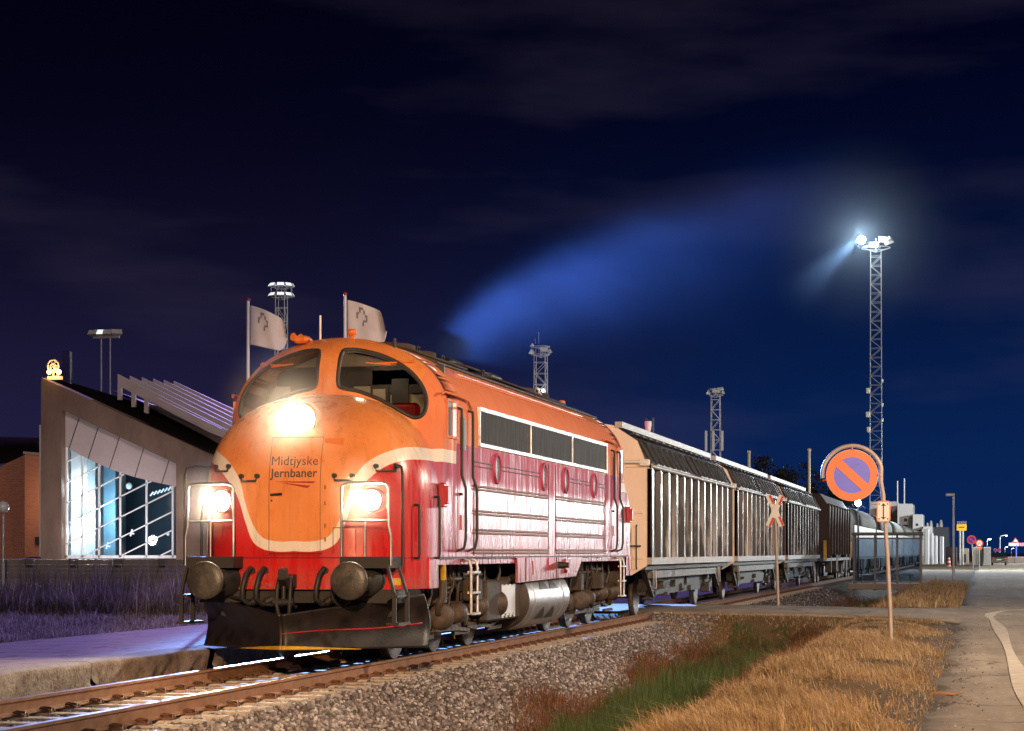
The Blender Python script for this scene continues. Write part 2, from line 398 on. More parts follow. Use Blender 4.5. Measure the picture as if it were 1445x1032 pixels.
def tube_grid(u, v):
    x, z = BD[int(round(u*nb))]; y0 = face_y(x, z); k = round(v*24)
    ys = [y0, y0+.05, y0+.12, y0+.25] if k < 4 else None
    y = ys[k] if ys else (2.05+(k-4)/16*(LEN-4.1) if k <= 20 else LEN-[y0+.25, y0+.12, y0+.05, y0][k-21])
    return (x, y, z)
body.grid(tube_grid, nb, 24)
# lower side panels between and outside the bogie openings
for sx in (-1, 1):
    x0, x1 = sorted((sx*1.44, sx*1.479))
    body.prism([(1.0,.95),(1.10,.95),(1.24,1.33),(1.0,1.33)], 'x', x0, x1)
    body.prism([(6.28,1.33),(6.34,1.15),(6.34,.95),(11.1,1.0),(11.75,1.33)], 'x', x0, x1)
    body.prism([(LEN-1.24,1.33),(LEN-1.10,.95),(LEN-1.0,.95),(LEN-1.0,1.33)], 'x', x0, x1)
body.box(-1.44, 1.44, 1.2, LEN-1.2, 1.25, 1.33)
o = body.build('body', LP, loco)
# ---- windscreens: glass, rubber gasket, wiper
for sx in (1, -1):
    g = MB(); cx = sum(p[0] for p in WIN)/len(WIN); cz = sum(p[1] for p in WIN)/len(WIN); rings = []
    for k in (0, .35, .7, 1.0):
        rings.append([(sx*(cx+(p[0]-cx)*k), face_y(cx+(p[0]-cx)*k, cz+(p[1]-cz)*k)+.012, cz+(p[1]-cz)*k) for p in WIN])
    n = len(WIN); v = sum(rings, []); f = []
    for j in range(3):
        for i in range(n): f.append((j*n+i, j*n+(i+1) % n, (j+1)*n+(i+1) % n, (j+1)*n+i))
    g.add(v, f, 0, True); ws = g.build('windscreen', M['cab_glass'], loco)
    MB().tube([(sx*p[0], face_y(*p)-.004, p[1]) for p in WIN], .026, 8, closed=True).build('gasket', M['rubber'], ws)
    wp = MB(); a = (sx*1.05, face_y(1.05, 3.92)-.05, 3.93); b = (sx*.62, face_y(.62, 3.86)-.06, 3.885)
    wp.tube([a, b], .012, 6); wp.tube([(sx*1.05, face_y(1.05,3.92)+.03, 3.95), a], .02, 6)
    wp.tube([(sx*(.62-.12), face_y(.5, 3.9)-.05, 3.90), (sx*(.62+.2), face_y(.82, 3.83)-.05, 3.87)], .009, 6)
    wp.build('wiper', M['orange_small'], loco)
# ---- cab interior seen through the glass
M['cab_wall'] = surf('cab_wall', (.42,.37,.30), (.34,.29,.23), 4, .6)
M['dark_panel'] = surf('dark_panel', (.02,.02,.02), (.04,.035,.03), 6, .5)
inn = MB()
inn.prism([(-1.42,1.6),(1.42,1.6),(1.42,3.2),(1.30,3.65),(1.0,3.98),(.5,4.18),(-.5,4.18),(-1.0,3.98),(-1.30,3.65),(-1.42,3.2)], 'y', 2.9, 2.95, 0); inn.box(-1.42, 1.42, 1.5, 2.95, 1.55, 1.6, 1)
inn.box(.18, .95, 2.86, 2.9, 3.60, 3.92, 1); inn.box(.16, .42, 2.84, 2.9, 3.28, 3.72, 1); inn.box(.2, .38, 2.82, 2.84, 3.36, 3.66, 0)
inn.box(.46, .70, 2.85, 2.9, 3.2, 3.8, 1); inn.box(-1.0, -.1, 2.85, 2.9, 3.1, 3.85, 1); inn.box(1.02, 1.10, 2.4, 2.9, 2.6, 3.8, 0)
inn.box(1.2, 1.25, 2.2, 2.9, 2.6, 3.55, 1); inn.box(-1.2, 1.2, 2.86, 2.9, 3.72, 3.98, 1)
inn.box(-1.3, 1.3, 1.62, 1.95, 2.9, 3.05, 1)
it = inn.build('cab_interior', [M['cab_wall'], M['dark_panel']], loco)
MB().bbox(.62, 1.02, 2.2, 2.32, 3.0, 3.42, .05).build('seat', M['red_small'], it)
MB().box(.18, .46, 2.78, 2.80, 3.22, 3.29).build('notice_plate', M['white_paint'], it)
light('cab_lamp', 'POINT', (TX+.3, LY+2.15, 3.95), 14, (1.0,.85,.62), size=.08)
# ---- nose door (a panel with its seams), handle, lettering
dr = MB(); outline = [(-.335,1.38),(-.335,2.86),(.335,2.86),(.335,1.38)]
def seam(a, b, n=10, off=.003): return [nose_pt(a[0]+(b[0]-a[0])*i/n, a[1]+(b[1]-a[1])*i/n, off) for i in range(n+1)]
for a, b in zip(outline, outline[1:]+outline[:1]): dr.tube(seam(a, b), .0035, 6)
door = dr.build('nose_door_seam', M['dark_panel'], loco)
MB().tube([nose_pt(-.30, 2.135, .0), nose_pt(-.30, 2.135, .04), nose_pt(-.15, 2.145, .045)], .013, 6).cyl(nose_pt(-.30,2.06,-.01), nose_pt(-.30,2.06,.012), .012, n=8).build('handle', M['black_steel'], door)
hx = MB()
for hz in (1.55, 1.72, 2.0, 2.2): hx.cyl(nose_pt(.40, hz, .008), nose_pt(.40, hz+.05, .008), .012, n=6)
hx.build('hinge', M['rust'], door)
def lettering(name, txt, size, x, z, width, mat, parent, yfun, off=.006, bold=0.):
    cu = bpy.data.curves.new(name, 'FONT'); cu.body = txt; cu.size = size; cu.resolution_u = 3; cu.offset = bold
    o = bpy.data.objects.new(name, cu); COL.objects.link(o); bpy.context.view_layer.update()
    me = bpy.data.meshes.new_from_object(o.evaluated_get(bpy.context.evaluated_depsgraph_get())); COL.objects.unlink(o); bpy.data.objects.remove(o)
    xs = [v.co.x for v in me.vertices]; k = width/(max(xs)-min(xs)); mn = min(xs)
    for v in me.vertices:
        X = x+(v.co.x-mn)*k; Z = z+v.co.y*k if width else z+v.co.y
        v.co = yfun(X, Z, off)
    me.materials.clear(); me.materials.append(mat); me.name = name
    o = bpy.data.objects.new(name, me); COL.objects.link(o); o.parent = parent; return o
lettering('nose_lettering', 'Midtjyske', .15, -.31, 2.505, .605, M['dark_panel'], loco, nose_pt, bold=.0)
lettering('nose_lettering', 'Jernbaner', .15, -.325, 2.355, .62, M['dark_panel'], loco, nose_pt, bold=.002)
sw = MB()
for P in ([(-.28,2.30),(.28,2.30),(.24,2.275),(.0,2.285)], [(-.19,2.285),(.21,2.245),(.17,2.215),(.02,2.245)]):
    sw.add([nose_pt(x, z, .006) for x, z in P], [tuple(range(len(P)))])
sw.build('nose_emblem', M['red_small'], loco)
# ---- headlights
M['lamp_hot'] = emit('lamp_hot', (1.0,.90,.74), 60)
def headlight(x, z, r, fwd, e):
    y = nose_d(x, z)
    h = MB().lathe([(r*1.25, .12), (r*1.25, -.02), (r*1.18, -.06), (r*1.02, -.065), (r*.98, -.03)], (x, y-fwd, z), (0,1,0), 28).build('headlight', M['orange_small'] if z > 2.5 else M['red_small'], loco)
    MB().lathe([(r*.5, -.085), (r*.85, -.07), (r*.99, -.045), (r*.99, -.02)], (x, y-fwd, z), (0,1,0), 28).build('lens', M['lamp_hot'], h)
    light('headlight_beam', 'SPOT', (TX+x, LY+y-fwd-.10, z), e, (1.0,.80,.55), target=(TX+x*1.6, LY-14, z-1.0), size=r, angle=R(120), blend=.9)
    for dx in (-.18, .0, .18): pass
headlight(-.985, 2.06, .125, .05, 900); headlight(.985, 2.06, .125, .05, 900); headlight(0, 3.09, .185, .04, 900)
# ---- small brackets on the nose
for cx, z in ((-.60,2.31), (.63,2.31), (-1.02,2.44), (1.12,2.43)):
    b = MB(); pts = [nose_pt(cx-.11,z+.06,.0), nose_pt(cx-.11,z+.05,.05), nose_pt(cx-.10,z,.05), nose_pt(cx+.10,z,.05), nose_pt(cx+.11,z+.05,.05), nose_pt(cx+.11,z+.06,.0)]
    b.tube(pts, .014, 6)
    for q in (-.11, .11): b.cyl(nose_pt(cx+q, z+.06, 0), nose_pt(cx+q, z+.06, .06), .03, n=10)
    b.build('step_bracket', M['black_steel'], loco)
MB().box(.36, .60, nose_d(.5,2.78)-.01, nose_d(.5,2.78)+.06, 2.76, 2.84).build('nose_step', M['orange_small'], loco)
# panel seam round the nose above the bumper, small hatch, yellow notice
sm = MB(); sm.tube([nose_pt(-1.46+2.92*i/60, 1.345, .002) for i in range(61)], .006, 6)
for a, b in (((.50,1.40),(.50,1.72)), ((.50,1.72),(.78,1.72)), ((.78,1.72),(.78,1.40)), ((.36,1.40),(-.34,1.40))): sm.tube(seam(a, b), .005, 6)
sm.build('panel_seam', M['dark_panel'], loco)
MB().grid(lambda u, v: nose_pt(1.16+.11*u, 1.0+.09*v, .006), 6, 3).build('notice_plate', M['yellow'], loco)
# ---- buffers
for sx in (-1, 1):
    x = sx*.92
    b = MB().lathe([(.20,.95),(.20,.34),(.15,.33),(.15,-.02),(.11,-.05),(.11,-.1)], (x, -.50, 1.07), (0,1,0), 24).build('buffer', M['black_steel'], loco)
    MB().lathe([(.235,-.20),(.235,-.235),(.22,-.25),(.15,-.265),(.06,-.272)], (x, -.47, 1.07), (0,1,0), 32).build('buffer_plate', M['buffer_face'], b)
MB().box(-1.3, 1.3, .12, .5, .78, .95).box(-1.2, 1.2, .5, 1.5, .72, .95).box(-1.0, 1.0, .5, LEN-.5, .85, 1.25).build('underframe', M['black_steel'], loco)
# ---- coupling, air hoses
ck = MB(); ck.prism([(-.05,.98),(-.42,1.00),(-.52,1.08),(-.50,1.20),(-.40,1.22),(-.36,1.12),(-.05,1.14)], 'x', -.045, .045)
ck.build('draw_hook', M['black_steel'], loco)
cp = MB()
for sx in (-1, 1): cp.tube([(sx*.075,-.36,1.10),(sx*.085,-.42,.95),(sx*.085,-.44,.78),(sx*.07,-.42,.66)], .027, 8)
cp.cyl((-.13,-.42,.80),(.13,-.42,.80), .045, n=10); cp.tube([(-.07,-.42,.66),(0,-.44,.60),(.07,-.42,.66)], .027, 8); cp.cyl((0,-.42,.82),(0,-.42,1.0), .03, n=8)
cp.build('screw_coupling', M['black_steel'], loco)
for x in (-.56, -.38, .40, .62):
    h = MB(); h.tube([(x,.08,1.18),(x,-.06,1.21),(x-.02,-.16,1.14),(x-.05,-.20,.98),(x-.06,-.19,.84),(x-.01,-.12,.77),(x+.06,-.06,.80)], .034, 10)
    h.cyl((x,.1,1.18),(x,-.02,1.19), .045, n=10); h.cyl((x+.03,-.09,.785),(x+.10,-.04,.83), .05, n=10)
    h.build('air_hose', M['black_rubber'], loco)
# ---- footplates and railings at the corners
for sx in (-1, 1):
    f = MB(); xa, xb = sorted((sx*.69, sx*1.31)); f.box(xa, xb, -.33, .35, 1.22, 1.36)
    f.build('footplate', M['black_steel'], loco)
    r = MB(); x0, x1 = sx*.70, sx*1.30; y = -.29
    r.tube([(x0,y,1.36),(x0,y,2.22),(x0+sx*.03,y,2.25),(x0+sx*.08,y,2.27),(x1-sx*.08,y,2.27),(x1-sx*.02,y,2.25),(x1,y,2.19),(x1,y,1.75),(x1+sx*.03,y,1.6),(x1+sx*.03,y,1.25)], .017, 8)
    r.tube([(x0,y,1.80),(x1,y,1.80)], .014, 8); r.tube([((x0+x1)/2,y,1.80),((x0+x1)/2,y,1.25)], .014, 8)
    r.build('railing', M['steel'], loco)
    g = MB(); g.tube([(sx*1.22,.30,2.50),(sx*1.30,.0,2.50),(sx*1.40,-.06,2.47),(sx*1.42,-.08,2.38),(sx*1.42,-.08,1.25)], .018, 8)
    g.build('handrail', M['black_steel'], loco)
    st = MB()
    for yy, dx in ((-.30,.0), (.18,.03)):
        st.bar((sx*1.29,yy,1.26),(sx*(1.38+dx),yy,.90), .05, .03); st.bar((sx*(1.38+dx),yy,.92),(sx*(1.38+dx),yy,.52), .05, .03)
    st.box(*sorted((sx*1.28, sx*1.44)), -.32, .22, .52, .55); st.box(*sorted((sx*1.28, sx*1.42)), -.32, .22, .86, .89)
    st.build('step', M['black_steel'], loco)
    for yy, z0, z1 in ((.62, 1.36, 1.98), (1.30, 1.36, 2.10)):
        xs = sx*(1.475*(max(0, 1-max(0, 1-yy/1.5)**3.2))**(1/3.2))
        MB().tube([(xs,yy,z1+.03),(xs+sx*.06,yy-.02,z1+.03),(xs+sx*.07,yy-.02,z1-.03),(xs+sx*.07,yy-.02,z0+.03),(xs+sx*.06,yy-.02,z0-.02),(xs,yy,z0-.02)], .017, 8).build('handrail', M['black_steel'], loco)
# ---- snow plough
M['plough'] = surf('plough', (.009,.008,.009), (.026,.019,.018), 4, .35, .6, bump=.25)
def wing(sx):
    def fn(u, v):
        t = u; x = sx*(.0+1.50*t); y = -.52+1.12*t+.20*t*t; zb = .22-.02*t; zt = .65+.24*t
        z = zb+(zt-zb)*v; c = math.sin(v*math.pi)*(.05+.17*t)
        return (x, y+c-.10*v*t-.05*v, z)
    return fn
pl = MB(); pl.sheet(wing(-1), 24, 16, (0,.02,0)); pl.sheet(wing(1), 24, 16, (0,.02,0))
plo = pl.build('snow_plough', M['plough'], loco)
MB().sheet(lambda u, v: tuple(a+b for a, b in zip(wing(1)(.0+u*.95, .43+.03*v+.02*math.sin(7*u)), (0,-.006,0))), 30, 1, (0,.004,0)).build('red_stripe', M['red_small'], plo)  # tail-light reflection painted on as a thin red strip
for sx, u1 in ((1,.55), (-1,.5)):
    MB().sheet(lambda u, v: tuple(a+b for a, b in zip(wing(sx)(u*u1, -.01+(.12-.11*u)*v), (0,-.006,0))), 16, 2, (0,.004,0)).build('yellow_edge', M['yellow'], plo)
br = MB()
for sx in (-1, 1): br.bar((sx*.5,.05,.5),(sx*.6,.5,.85), .08, .08); br.bar((sx*1.1,.5,.6),(sx*1.05,.5,.85), .08, .08)
br.tube([(-.9,.10,.86),(-.35,-.12,.76),(.1,-.2,.74)], .02, 6).build('plough_bracket', M['black_steel'], loco)
# ---- roof
def roof_pt(x, y, k=1.01, dz=0.): return (x, y, ZS+(arch_z(x/1.0)-ZS)*k+dz)
rf = MB()
def roof_sheet(xa, xb, ya, yb, dz): rf.sheet(lambda u, v: roof_pt(xa+(xb-xa)*u, ya+(yb-ya)*v, 1.0, dz), 18, 3, (0,0,-.03))
roof_sheet(-.98, .98, 3.2, 16.0, .022); roof_sheet(-.72, .72, 3.35, 6.2, .06); roof_sheet(-.60, .60, 6.7, 8.2, .11); roof_sheet(-.75, .75, 8.6, 11.6, .075); roof_sheet(-.62, .62, 12.0, 14.6, .06)
roof = rf.build('roof_panel', M['roof_dirt'], loco)
for yy in (6.9, 9.6): MB().bbox(-.30, .30, yy, yy+.9, 4.28, 4.46, .05).build('exhaust_stack', M['black_steel'], roof)
for yy in (4.2, 5.4, 12.6, 13.9): MB().lathe([(.42,4.26),(.42,4.39),(.36,4.41),(.06,4.40)], (0,yy,0), (0,0,1), 24).build('fan_cowl', M['roof_dirt'], roof)
for yy in (3.6, 5.0, 7.6, 11.8): MB().tube([(.62,yy,arch_z(.62)+.02),(.62,yy,arch_z(.62)+.12),(.62,yy+.12,arch_z(.62)+.12),(.62,yy+.12,arch_z(.62)+.02)], .014, 6).build('lifting_eye', M['black_steel'], roof)
MB().tube([roof_pt(.99, 3.25+i*1.25, 1, .03) for i in range(11)], .018, 6).build('roof_rail', M['black_steel'], loco)
MB().tube([roof_pt(1.14, 3.8+i*1.2, 1, .012) for i in range(9)], .02, 6).tube([roof_pt(1.20, 3.8+i*1.2, 1, .012) for i in range(9)], .02, 6).build('rain_gutter', LP, loco)
def beacon(x, y): MB().lathe([(.035,0),(.035,.05),(.065,.055),(.065,.115),(.045,.13),(.015,.135)], (x, y, arch_z(x)-.01), (0,0,1), 16).build('beacon', M['orange_small'], loco)
beacon(.16, 1.95); beacon(.42, 15.2)
hn = MB()
for q in (0, .16): hn.lathe([(.02,.0),(.022,.16),(.05,.22),(.055,.23)], (-.50+q*.3, 1.95+q, arch_z(.5)+.04), (-.45,-1,.12), 14)
hn.bbox(-.60, -.40, 1.72, 2.0, arch_z(.5)-.02, arch_z(.5)+.08, .03); hn.build('horn', M['orange_small'], loco)
MB().cyl((-.36,2.2,4.2),(-.36,2.2,4.62), .015, n=6).build('antenna', M['white_paint'], loco)
MB().cyl((.75,1.95,4.05),(.75,1.95,4.26), .025, n=8).build('lifting_eye', M['black_steel'], loco)
MB().prism([(.25,4.18),(.55,4.18),(.42,4.45)], 'y', 12.9, 12.95).build('roof_fin', M['white_paint'], loco)
# ---- the two long sides
for sx in (-1, 1):
    def xs(a, b): return sorted((sx*a, sx*b))
    fr = MB(); y0, y1, z0, z1 = 3.70, 14.12, 2.90, 3.455
    fr.box(*xs(1.46,1.512), y0, y1, z1-.055, z1); fr.box(*xs(1.46,1.512), y0, y1, z0, z0+.05)
    for yy in (y0, 7.16, 10.62, y1-.04): fr.box(*xs(1.46,1.510), yy, yy+.04, z0+.05, z1-.055)
    wf = fr.build('intake_frame', M['alu'], loco)
    for k in range(3): MB().box(*xs(1.44,1.492), y0+.04+3.46*k, y0+3.46*(k+1), z0+.05, z1-.055).build('intake_grille', M['mesh'], wf)
    for yy in (4.87, 8.27, 10.12, 12.83):
        pw = MB().lathe([(.225,1.47),(.225,1.50),(.20,1.512),(.185,1.50),(.185,1.47)], (0,yy,2.63), (sx,0,0), 28).build('porthole', LP, loco)
        MB().lathe([(.184,1.475),(.184,1.488)], (0,yy,2.63), (sx,0,0), 28).build('pane', M['port_glass'], pw)
    for z in (2.315, 1.97, 1.705, 1.425):
        mo = MB()
        for ya, yb in ((3.4,8.62), (9.30,14.0)):
            for dz in (-.022, .022): mo.tube([(sx*1.484,ya,z+dz),(sx*1.484,yb,z+dz)], .017, 6)
        mo.build('side_moulding', M['moulding'] if 'moulding' in M else LP, loco)
    gr = MB()
    for ya, yb in ((3.4,4.6),(5.14,8.0),(10.4,12.5),(13.1,14.0)):
        for dz in (-.03, .03): gr.tube([(sx*1.481,ya,2.645+dz),(sx*1.481,yb,2.645+dz)], .008, 6)
    for yy in (3.45, 8.66, 9.26, 14.0): gr.tube([(sx*1.481,yy,1.42),(sx*1.481,yy,2.86)], .007, 6)
    gr.tube([(sx*1.481,1.3,1.345),(sx*1.481,LEN-1.3,1.345)], .009, 6)
    for yy, za in ((6.9,.96),(9.35,.96)): gr.tube([(sx*1.483,yy,za),(sx*1.483,yy,1.33)], .007, 6)
    gr.build('panel_seam', M['dark_panel'], loco)
    for ya, ww in ((2.52, .52), (14.72, .52)):
        de = MB(); de.box(*xs(1.470,1.4855), ya, ya+ww, 1.46, 3.30); dd = de.build('cab_door', M['door_red'] if 'door_red' in M else LP, loco)
        MB().box(*xs(1.478,1.491), ya+.10, ya+ww-.10, 2.80, 3.24).build('door_window', M['dark_panel'], dd)
        MB().box(*xs(1.48,1.50), ya+.13, ya+ww-.08, 1.72, 1.92).build('door_plate', M['red_small'], dd)
        MB().cyl((sx*1.48, ya+.06, 2.2), (sx*1.53, ya+.06, 2.2), .02, n=8).build('handle', M['black_steel'], dd)
        for yy in (ya-.06, ya+ww+.06):
            MB().tube([(sx*1.48,yy,3.36),(sx*1.545,yy,3.34),(sx*1.55,yy,3.25),(sx*1.55,yy,2.45),(sx*1.60,yy+.02,2.28),(sx*1.60,yy+.02,1.60),(sx*1.58,yy,1.47),(sx*1.48,yy-.02,1.43)], .020, 8).build('handrail', M['black_steel'], loco)
        MB().tube([(sx*1.45,ya-.75,3.50),(sx*1.475,ya-.70,3.53),(sx*1.475,ya+.2,3.52),(sx*1.475,ya+ww+.1,3.50),(sx*1.48,ya+ww+.28,3.40)], .018, 6).build('drip_rail', LP, loco)
    for ya in (1.90, 15.42):
        wf = MB(); 
        for a in ((ya,ya+.58,2.93,2.965),(ya,ya+.58,3.415,3.45),(ya,ya+.035,2.965,3.415),(ya+.545,ya+.58,2.965,3.415)): wf.box(*xs(1.46,1.495), *a)
        cw = wf.build('cab_side_window', LP, loco)
        MB().box(*xs(1.46,1.484), ya+.035, ya+.30, 2.965, 3.415).build('pane', M['dark_panel'], cw)
        MB().box(*xs(1.46,1.489), ya+.30, ya+.545, 2.965, 3.415).build('sliding_sash', M['orange_small'], cw)
    for ya in (1.45, LEN-1.6):
        jb = MB(); jb.bbox(*xs(1.48,1.56), ya, ya+.20, 2.0, 2.32, .015); jb.bbox(*xs(1.50,1.60), ya+.04, ya+.16, 2.04, 2.28, .015)
        jb.build('jumper_box', M['red_small'], loco)
    for ya in (2.98, 15.34):
        ld = MB()
        for yy in (ya, ya+.38): ld.tube([(sx*1.44,yy,1.32),(sx*1.53,yy,1.30),(sx*1.55,yy,1.2),(sx*1.55,yy,.56)], .022, 8)
        for z in (1.14, .86, .57): ld.box(*xs(1.50,1.60), ya, ya+.38, z-.015, z+.015)
        ld.build('ladder', M['alu'], loco)
    MB().box(*xs(1.479,1.496), 8.62, 8.98, 1.14, 1.32).build('hatch', M['red_small'], loco)
    MB().box(*xs(1.479,1.51), 10.0, 10.22, 1.10, 1.30).box(*xs(1.479,1.53), 10.05, 10.2, 1.06, 1.12).build('socket_box', M['red_small'], loco)
    MB().lathe([(.06,1.47),(.06,1.56),(.045,1.60),(.045,1.66)], (0,9.5,1.2), (sx,0,0), 12).build('filler_cap', M['black_steel'], loco)
    MB().prism([(7.4,1.28),(7.56,1.28),(7.5,1.10),(7.44,1.06)], 'x', *xs(1.479,1.49)).build('drain_flap', M['red_small'], loco)
    # tanks between the bogies
    tb = MB(); tb.bbox(*xs(.35,1.36), 4.75, 7.4, .40, 1.0, .03); tk = tb.build('battery_box', M['grime'], loco)
    pn = MB(); n = 10
    for k in range(n): pn.box(*xs(1.36,1.372), 5.72+.09*k, 5.72+.09*(k+1), .43+.03*(k*7 % 3), .93-.01*(k*5 % 3))
    pn.build('grey_patch', M['patch'] if 'patch' in M else M['alu'], tk)
    cy = MB(); cy.lathe([(.02,7.0),(.40,7.04),(.455,7.10),(.46,7.2)], (sx*1.02,0,.66), (0,1,0), 40, 1); cy.lathe([(.46,7.2),(.46,10.5),(.44,10.56),(.02,10.6)], (sx*1.02,0,.66), (0,1,0), 40, 0)
    for yy in (7.6, 9.95): cy.lathe([(.461,yy),(.466,yy),(.466,yy+.05),(.461,yy+.05)], (sx*1.02,0,.66), (0,1,0), 40, 0)
    ct = cy.build('fuel_tank', [M['tank_steel'], M['grime']], loco)
    ar = MB()
    for (ya, za) in ((8.1,.90),(8.9,.90),(8.0,.42),(8.8,.42)):
        P = [(ya,za-.08),(ya+.7,za-.08),(ya+.35,za+.12)]
        def onc(y, z): 
            q = max(-.99, min(.99, (z-.66)/.468)); return (sx*(1.02+.469*math.sqrt(1-q*q)), y, z)
        tri = []
        for i in range(6):
            a, b = i/6, (i+1)/6
            L0 = [onc(P[0][0]+(P[2][0]-P[0][0])*a, P[0][1]+.20*a), onc(P[1][0]+(P[2][0]-P[1][0])*a, P[0][1]+.20*a)]
            L1 = [onc(P[0][0]+(P[2][0]-P[0][0])*b, P[0][1]+.20*b), onc(P[1][0]+(P[2][0]-P[1][0])*b, P[0][1]+.20*b)]
            ar.add(L0+L1, [(0,1,3,2)])
    ar.build('tank_marking', M['dark_panel'], ct)

# ---- bogies
def bogie(cy, flip):
    bg_ = bpy.data.objects.new('bogie', None); COL.objects.link(bg_); bg_.parent = loco; bg_.location = (0, cy, 0)
    rnd = random.Random(int(cy*10))
    for k in (-2.07, 0, 2.07):
        for sx in (-1, 1):
            w = MB(); x = sx*.715
            w.lathe([(.06,-.075),(.12,-.07),(.14,-.035),(.40,-.02),(.44,-.06),(.515,-.062),(.515,.055),(.44,.06),(.40,.02),(.14,.05),(.10,.10),(.05,.10)], (x,k,.515), (sx,0,0), 44)
            w.build('wheel', M['wheel'], bg_)
            ty = MB(); ty.lathe([(.517,-.04),(.5165,.052)], (x,k,.515), (sx,0,0), 44); ty.lathe([(.455,.0605),(.512,.0575)], (x,k,.515), (sx,0,0), 44)
            ty.build('tyre', M['tyre'], bg_)
            ab = MB(); ab.bbox(*sorted((sx*.90, sx*1.16)), k-.19, k+.19, .34, .70, .03); ab.lathe([(.16,1.16),(.16,1.22),(.12,1.25),(.02,1.255)], (0,k,.52), (sx,0,0), 18)
            ab.build('axle_box', M['grime_light'], bg_)
        MB().cyl((-.9,k,.515),(.9,k,.515), .085, n=14).build('axle', M['grime'], bg_)
    for sx in (-1, 1):
        f = MB(); X0, X1 = sorted((sx*.98, sx*1.12))
        f.prism([(-2.75,.72),(-2.45,.98),(-1.9,1.02),(-1.2,.86),(-.7,.72),(.7,.72),(1.2,.86),(1.9,1.02),(2.45,.98),(2.75,.72),(2.5,.60),(1.75,.60),(1.4,.52),(-1.4,.52),(-1.75,.60),(-2.5,.60)], 'x', X0, X1)
        f.build('side_frame', M['grime'], bg_)
        for k in (-1.05, 1.05):
            sp = MB()
            for j in range(2):
                yy = k-.14+.28*j; N = 60
                sp.tube([(sx*1.14+.085*math.cos(i/N*12*math.pi), yy+.085*math.sin(i/N*12*math.pi), .58+.42*i/N) for i in range(N+1)], .02, 6)
            sp.build('spring', M['grime_light'], bg_)
        for k in (-1.58, -.55, .62, 1.62):
            r_ = .17 if abs(k) > 1 else .14
            bc = MB().lathe([(.05,-.30),(.07,-.16),(r_*.9,-.14),(r_,-.11),(r_,.12),(r_*1.08,.13),(r_*1.08,.16),(r_*.8,.20),(.05,.215)], (sx*1.24,k,.60+.05*math.sin(k)), (0, -1 if k < 0 else 1, 0) if abs(k) < 1 else (sx*.5,.85 if k > 0 else -.85,0), 22)
            bc.build('brake_cylinder', M['grime_light'], bg_)
        pp = MB()
        for j in range(9):
            y0 = rnd.uniform(-2.3, 2.2); zz = rnd.uniform(.75, 1.15); x = sx*rnd.uniform(1.14, 1.34)
            q = [(x,y0,1.28),(x+sx*.02,y0+rnd.uniform(-.1,.1),zz),(x,y0+rnd.uniform(-.3,.3),zz-.15),(x-sx*.08,y0+rnd.uniform(-.3,.3),rnd.uniform(.35,.55))]
            pp.tube(q, rnd.uniform(.012,.026), 6)
        for j in range(3): pp.tube([(sx*1.2,-2.5+j*1.2,.98+.06*j),(sx*1.2,-1.5+j*1.3,.99+.05*j)], .03, 8)
        for j in range(8): pp.bar((sx*1.18,rnd.uniform(-2.4,2.4),rnd.uniform(.3,.5)), (sx*1.2,rnd.uniform(-2.4,2.4),rnd.uniform(.30,.42)), .03, .05)
        pp.build('pipework', M['grime_light'], bg_)
        rg = MB()
        for k in (-2.07, 0, 2.07):
            for q in (-.58, .58):
                rg.bar((sx*.78,k+q,.95),(sx*.78,k+q*.98,.30), .06, .04); rg.prism([(k+q-.05,.35),(k+q+.05,.35),(k+q+.04,.68),(k+q-.04,.68)], 'x', *sorted((sx*.66, sx*.8)))
            rg.bar((sx*1.16,k-.45,.28),(sx*1.16,k+.45,.28), .05, .05); rg.bbox(*sorted((sx*1.12,sx*1.36)), k+.24, k+.52, .72, 1.04, .02)
        rg.build('brake_rigging', M['grime'], bg_)
    MB().box(-.95,.95,-.5,.5,.62,1.0).box(-.9,.9,-2.6,-2.45,.62,.9).box(-.9,.9,2.45,2.6,.62,.9).box(-.62,.62,-1.7,-.6,.35,.85).box(-.62,.62,.6,1.7,.35,.85).build('bolster', M['black_steel'], bg_)
    return bg_
bogie(3.97, 1); bogie(14.05, -1)
MB().tube([(1.36,1.62,1.33),(1.38,1.85,1.30),(1.40,2.0,1.24),(1.40,2.04,1.05)], .04, 10).build('yellow_pipe', M['yellow'], loco)
MB().tube([(1.40,2.04,1.04),(1.38,2.04,.80),(1.34,2.0,.70),(1.30,2.15,.60)], .045, 10).build('sand_pipe', M['grime_light'], loco)
# ================================================================ ground, track, roads
def lerp_pts(x, P):
    if x <= P[0][0]: return P[0][1]
    for (a, za), (b, zb) in zip(P, P[1:]):
        if x <= b: return za+(zb-za)*(x-a)/(b-a)
    return P[-1][1]
def sst(x, a, b):
    t = min(1, max(0, (x-a)/(b-a))); return t*t*(3-2*t)
PROF = [(-60,.10),(-13.45,.10),(-13.3,.02),(-10.6,-.30),(-10.4,-.42),(-6.9,-.42),(-5.9,-.80),(-5.3,-.96),(-4.5,-.98),(-3.9,-.72),(-3.3,-.48),(-2.85,-.2),(-2.45,-.09),(-2.0,-.06),(-.9,-.12),(-.55,-.17),(-.35,-.155),(7.5,-.155),(8.2,-.05),(60,0)]
CROSS = [(-60,.0),(-13,.0),(-10.2,-.01),(-7.3,-.01),(-4,-.05),(-1.2,-.115),(-.42,-.150),(60,-.156)]
def hump(x, y): return .03*math.sin(x*2.1+y*.7)+.025*math.sin(y*1.3-x*1.1)+.02*math.sin(3.7*x+2.9*y)
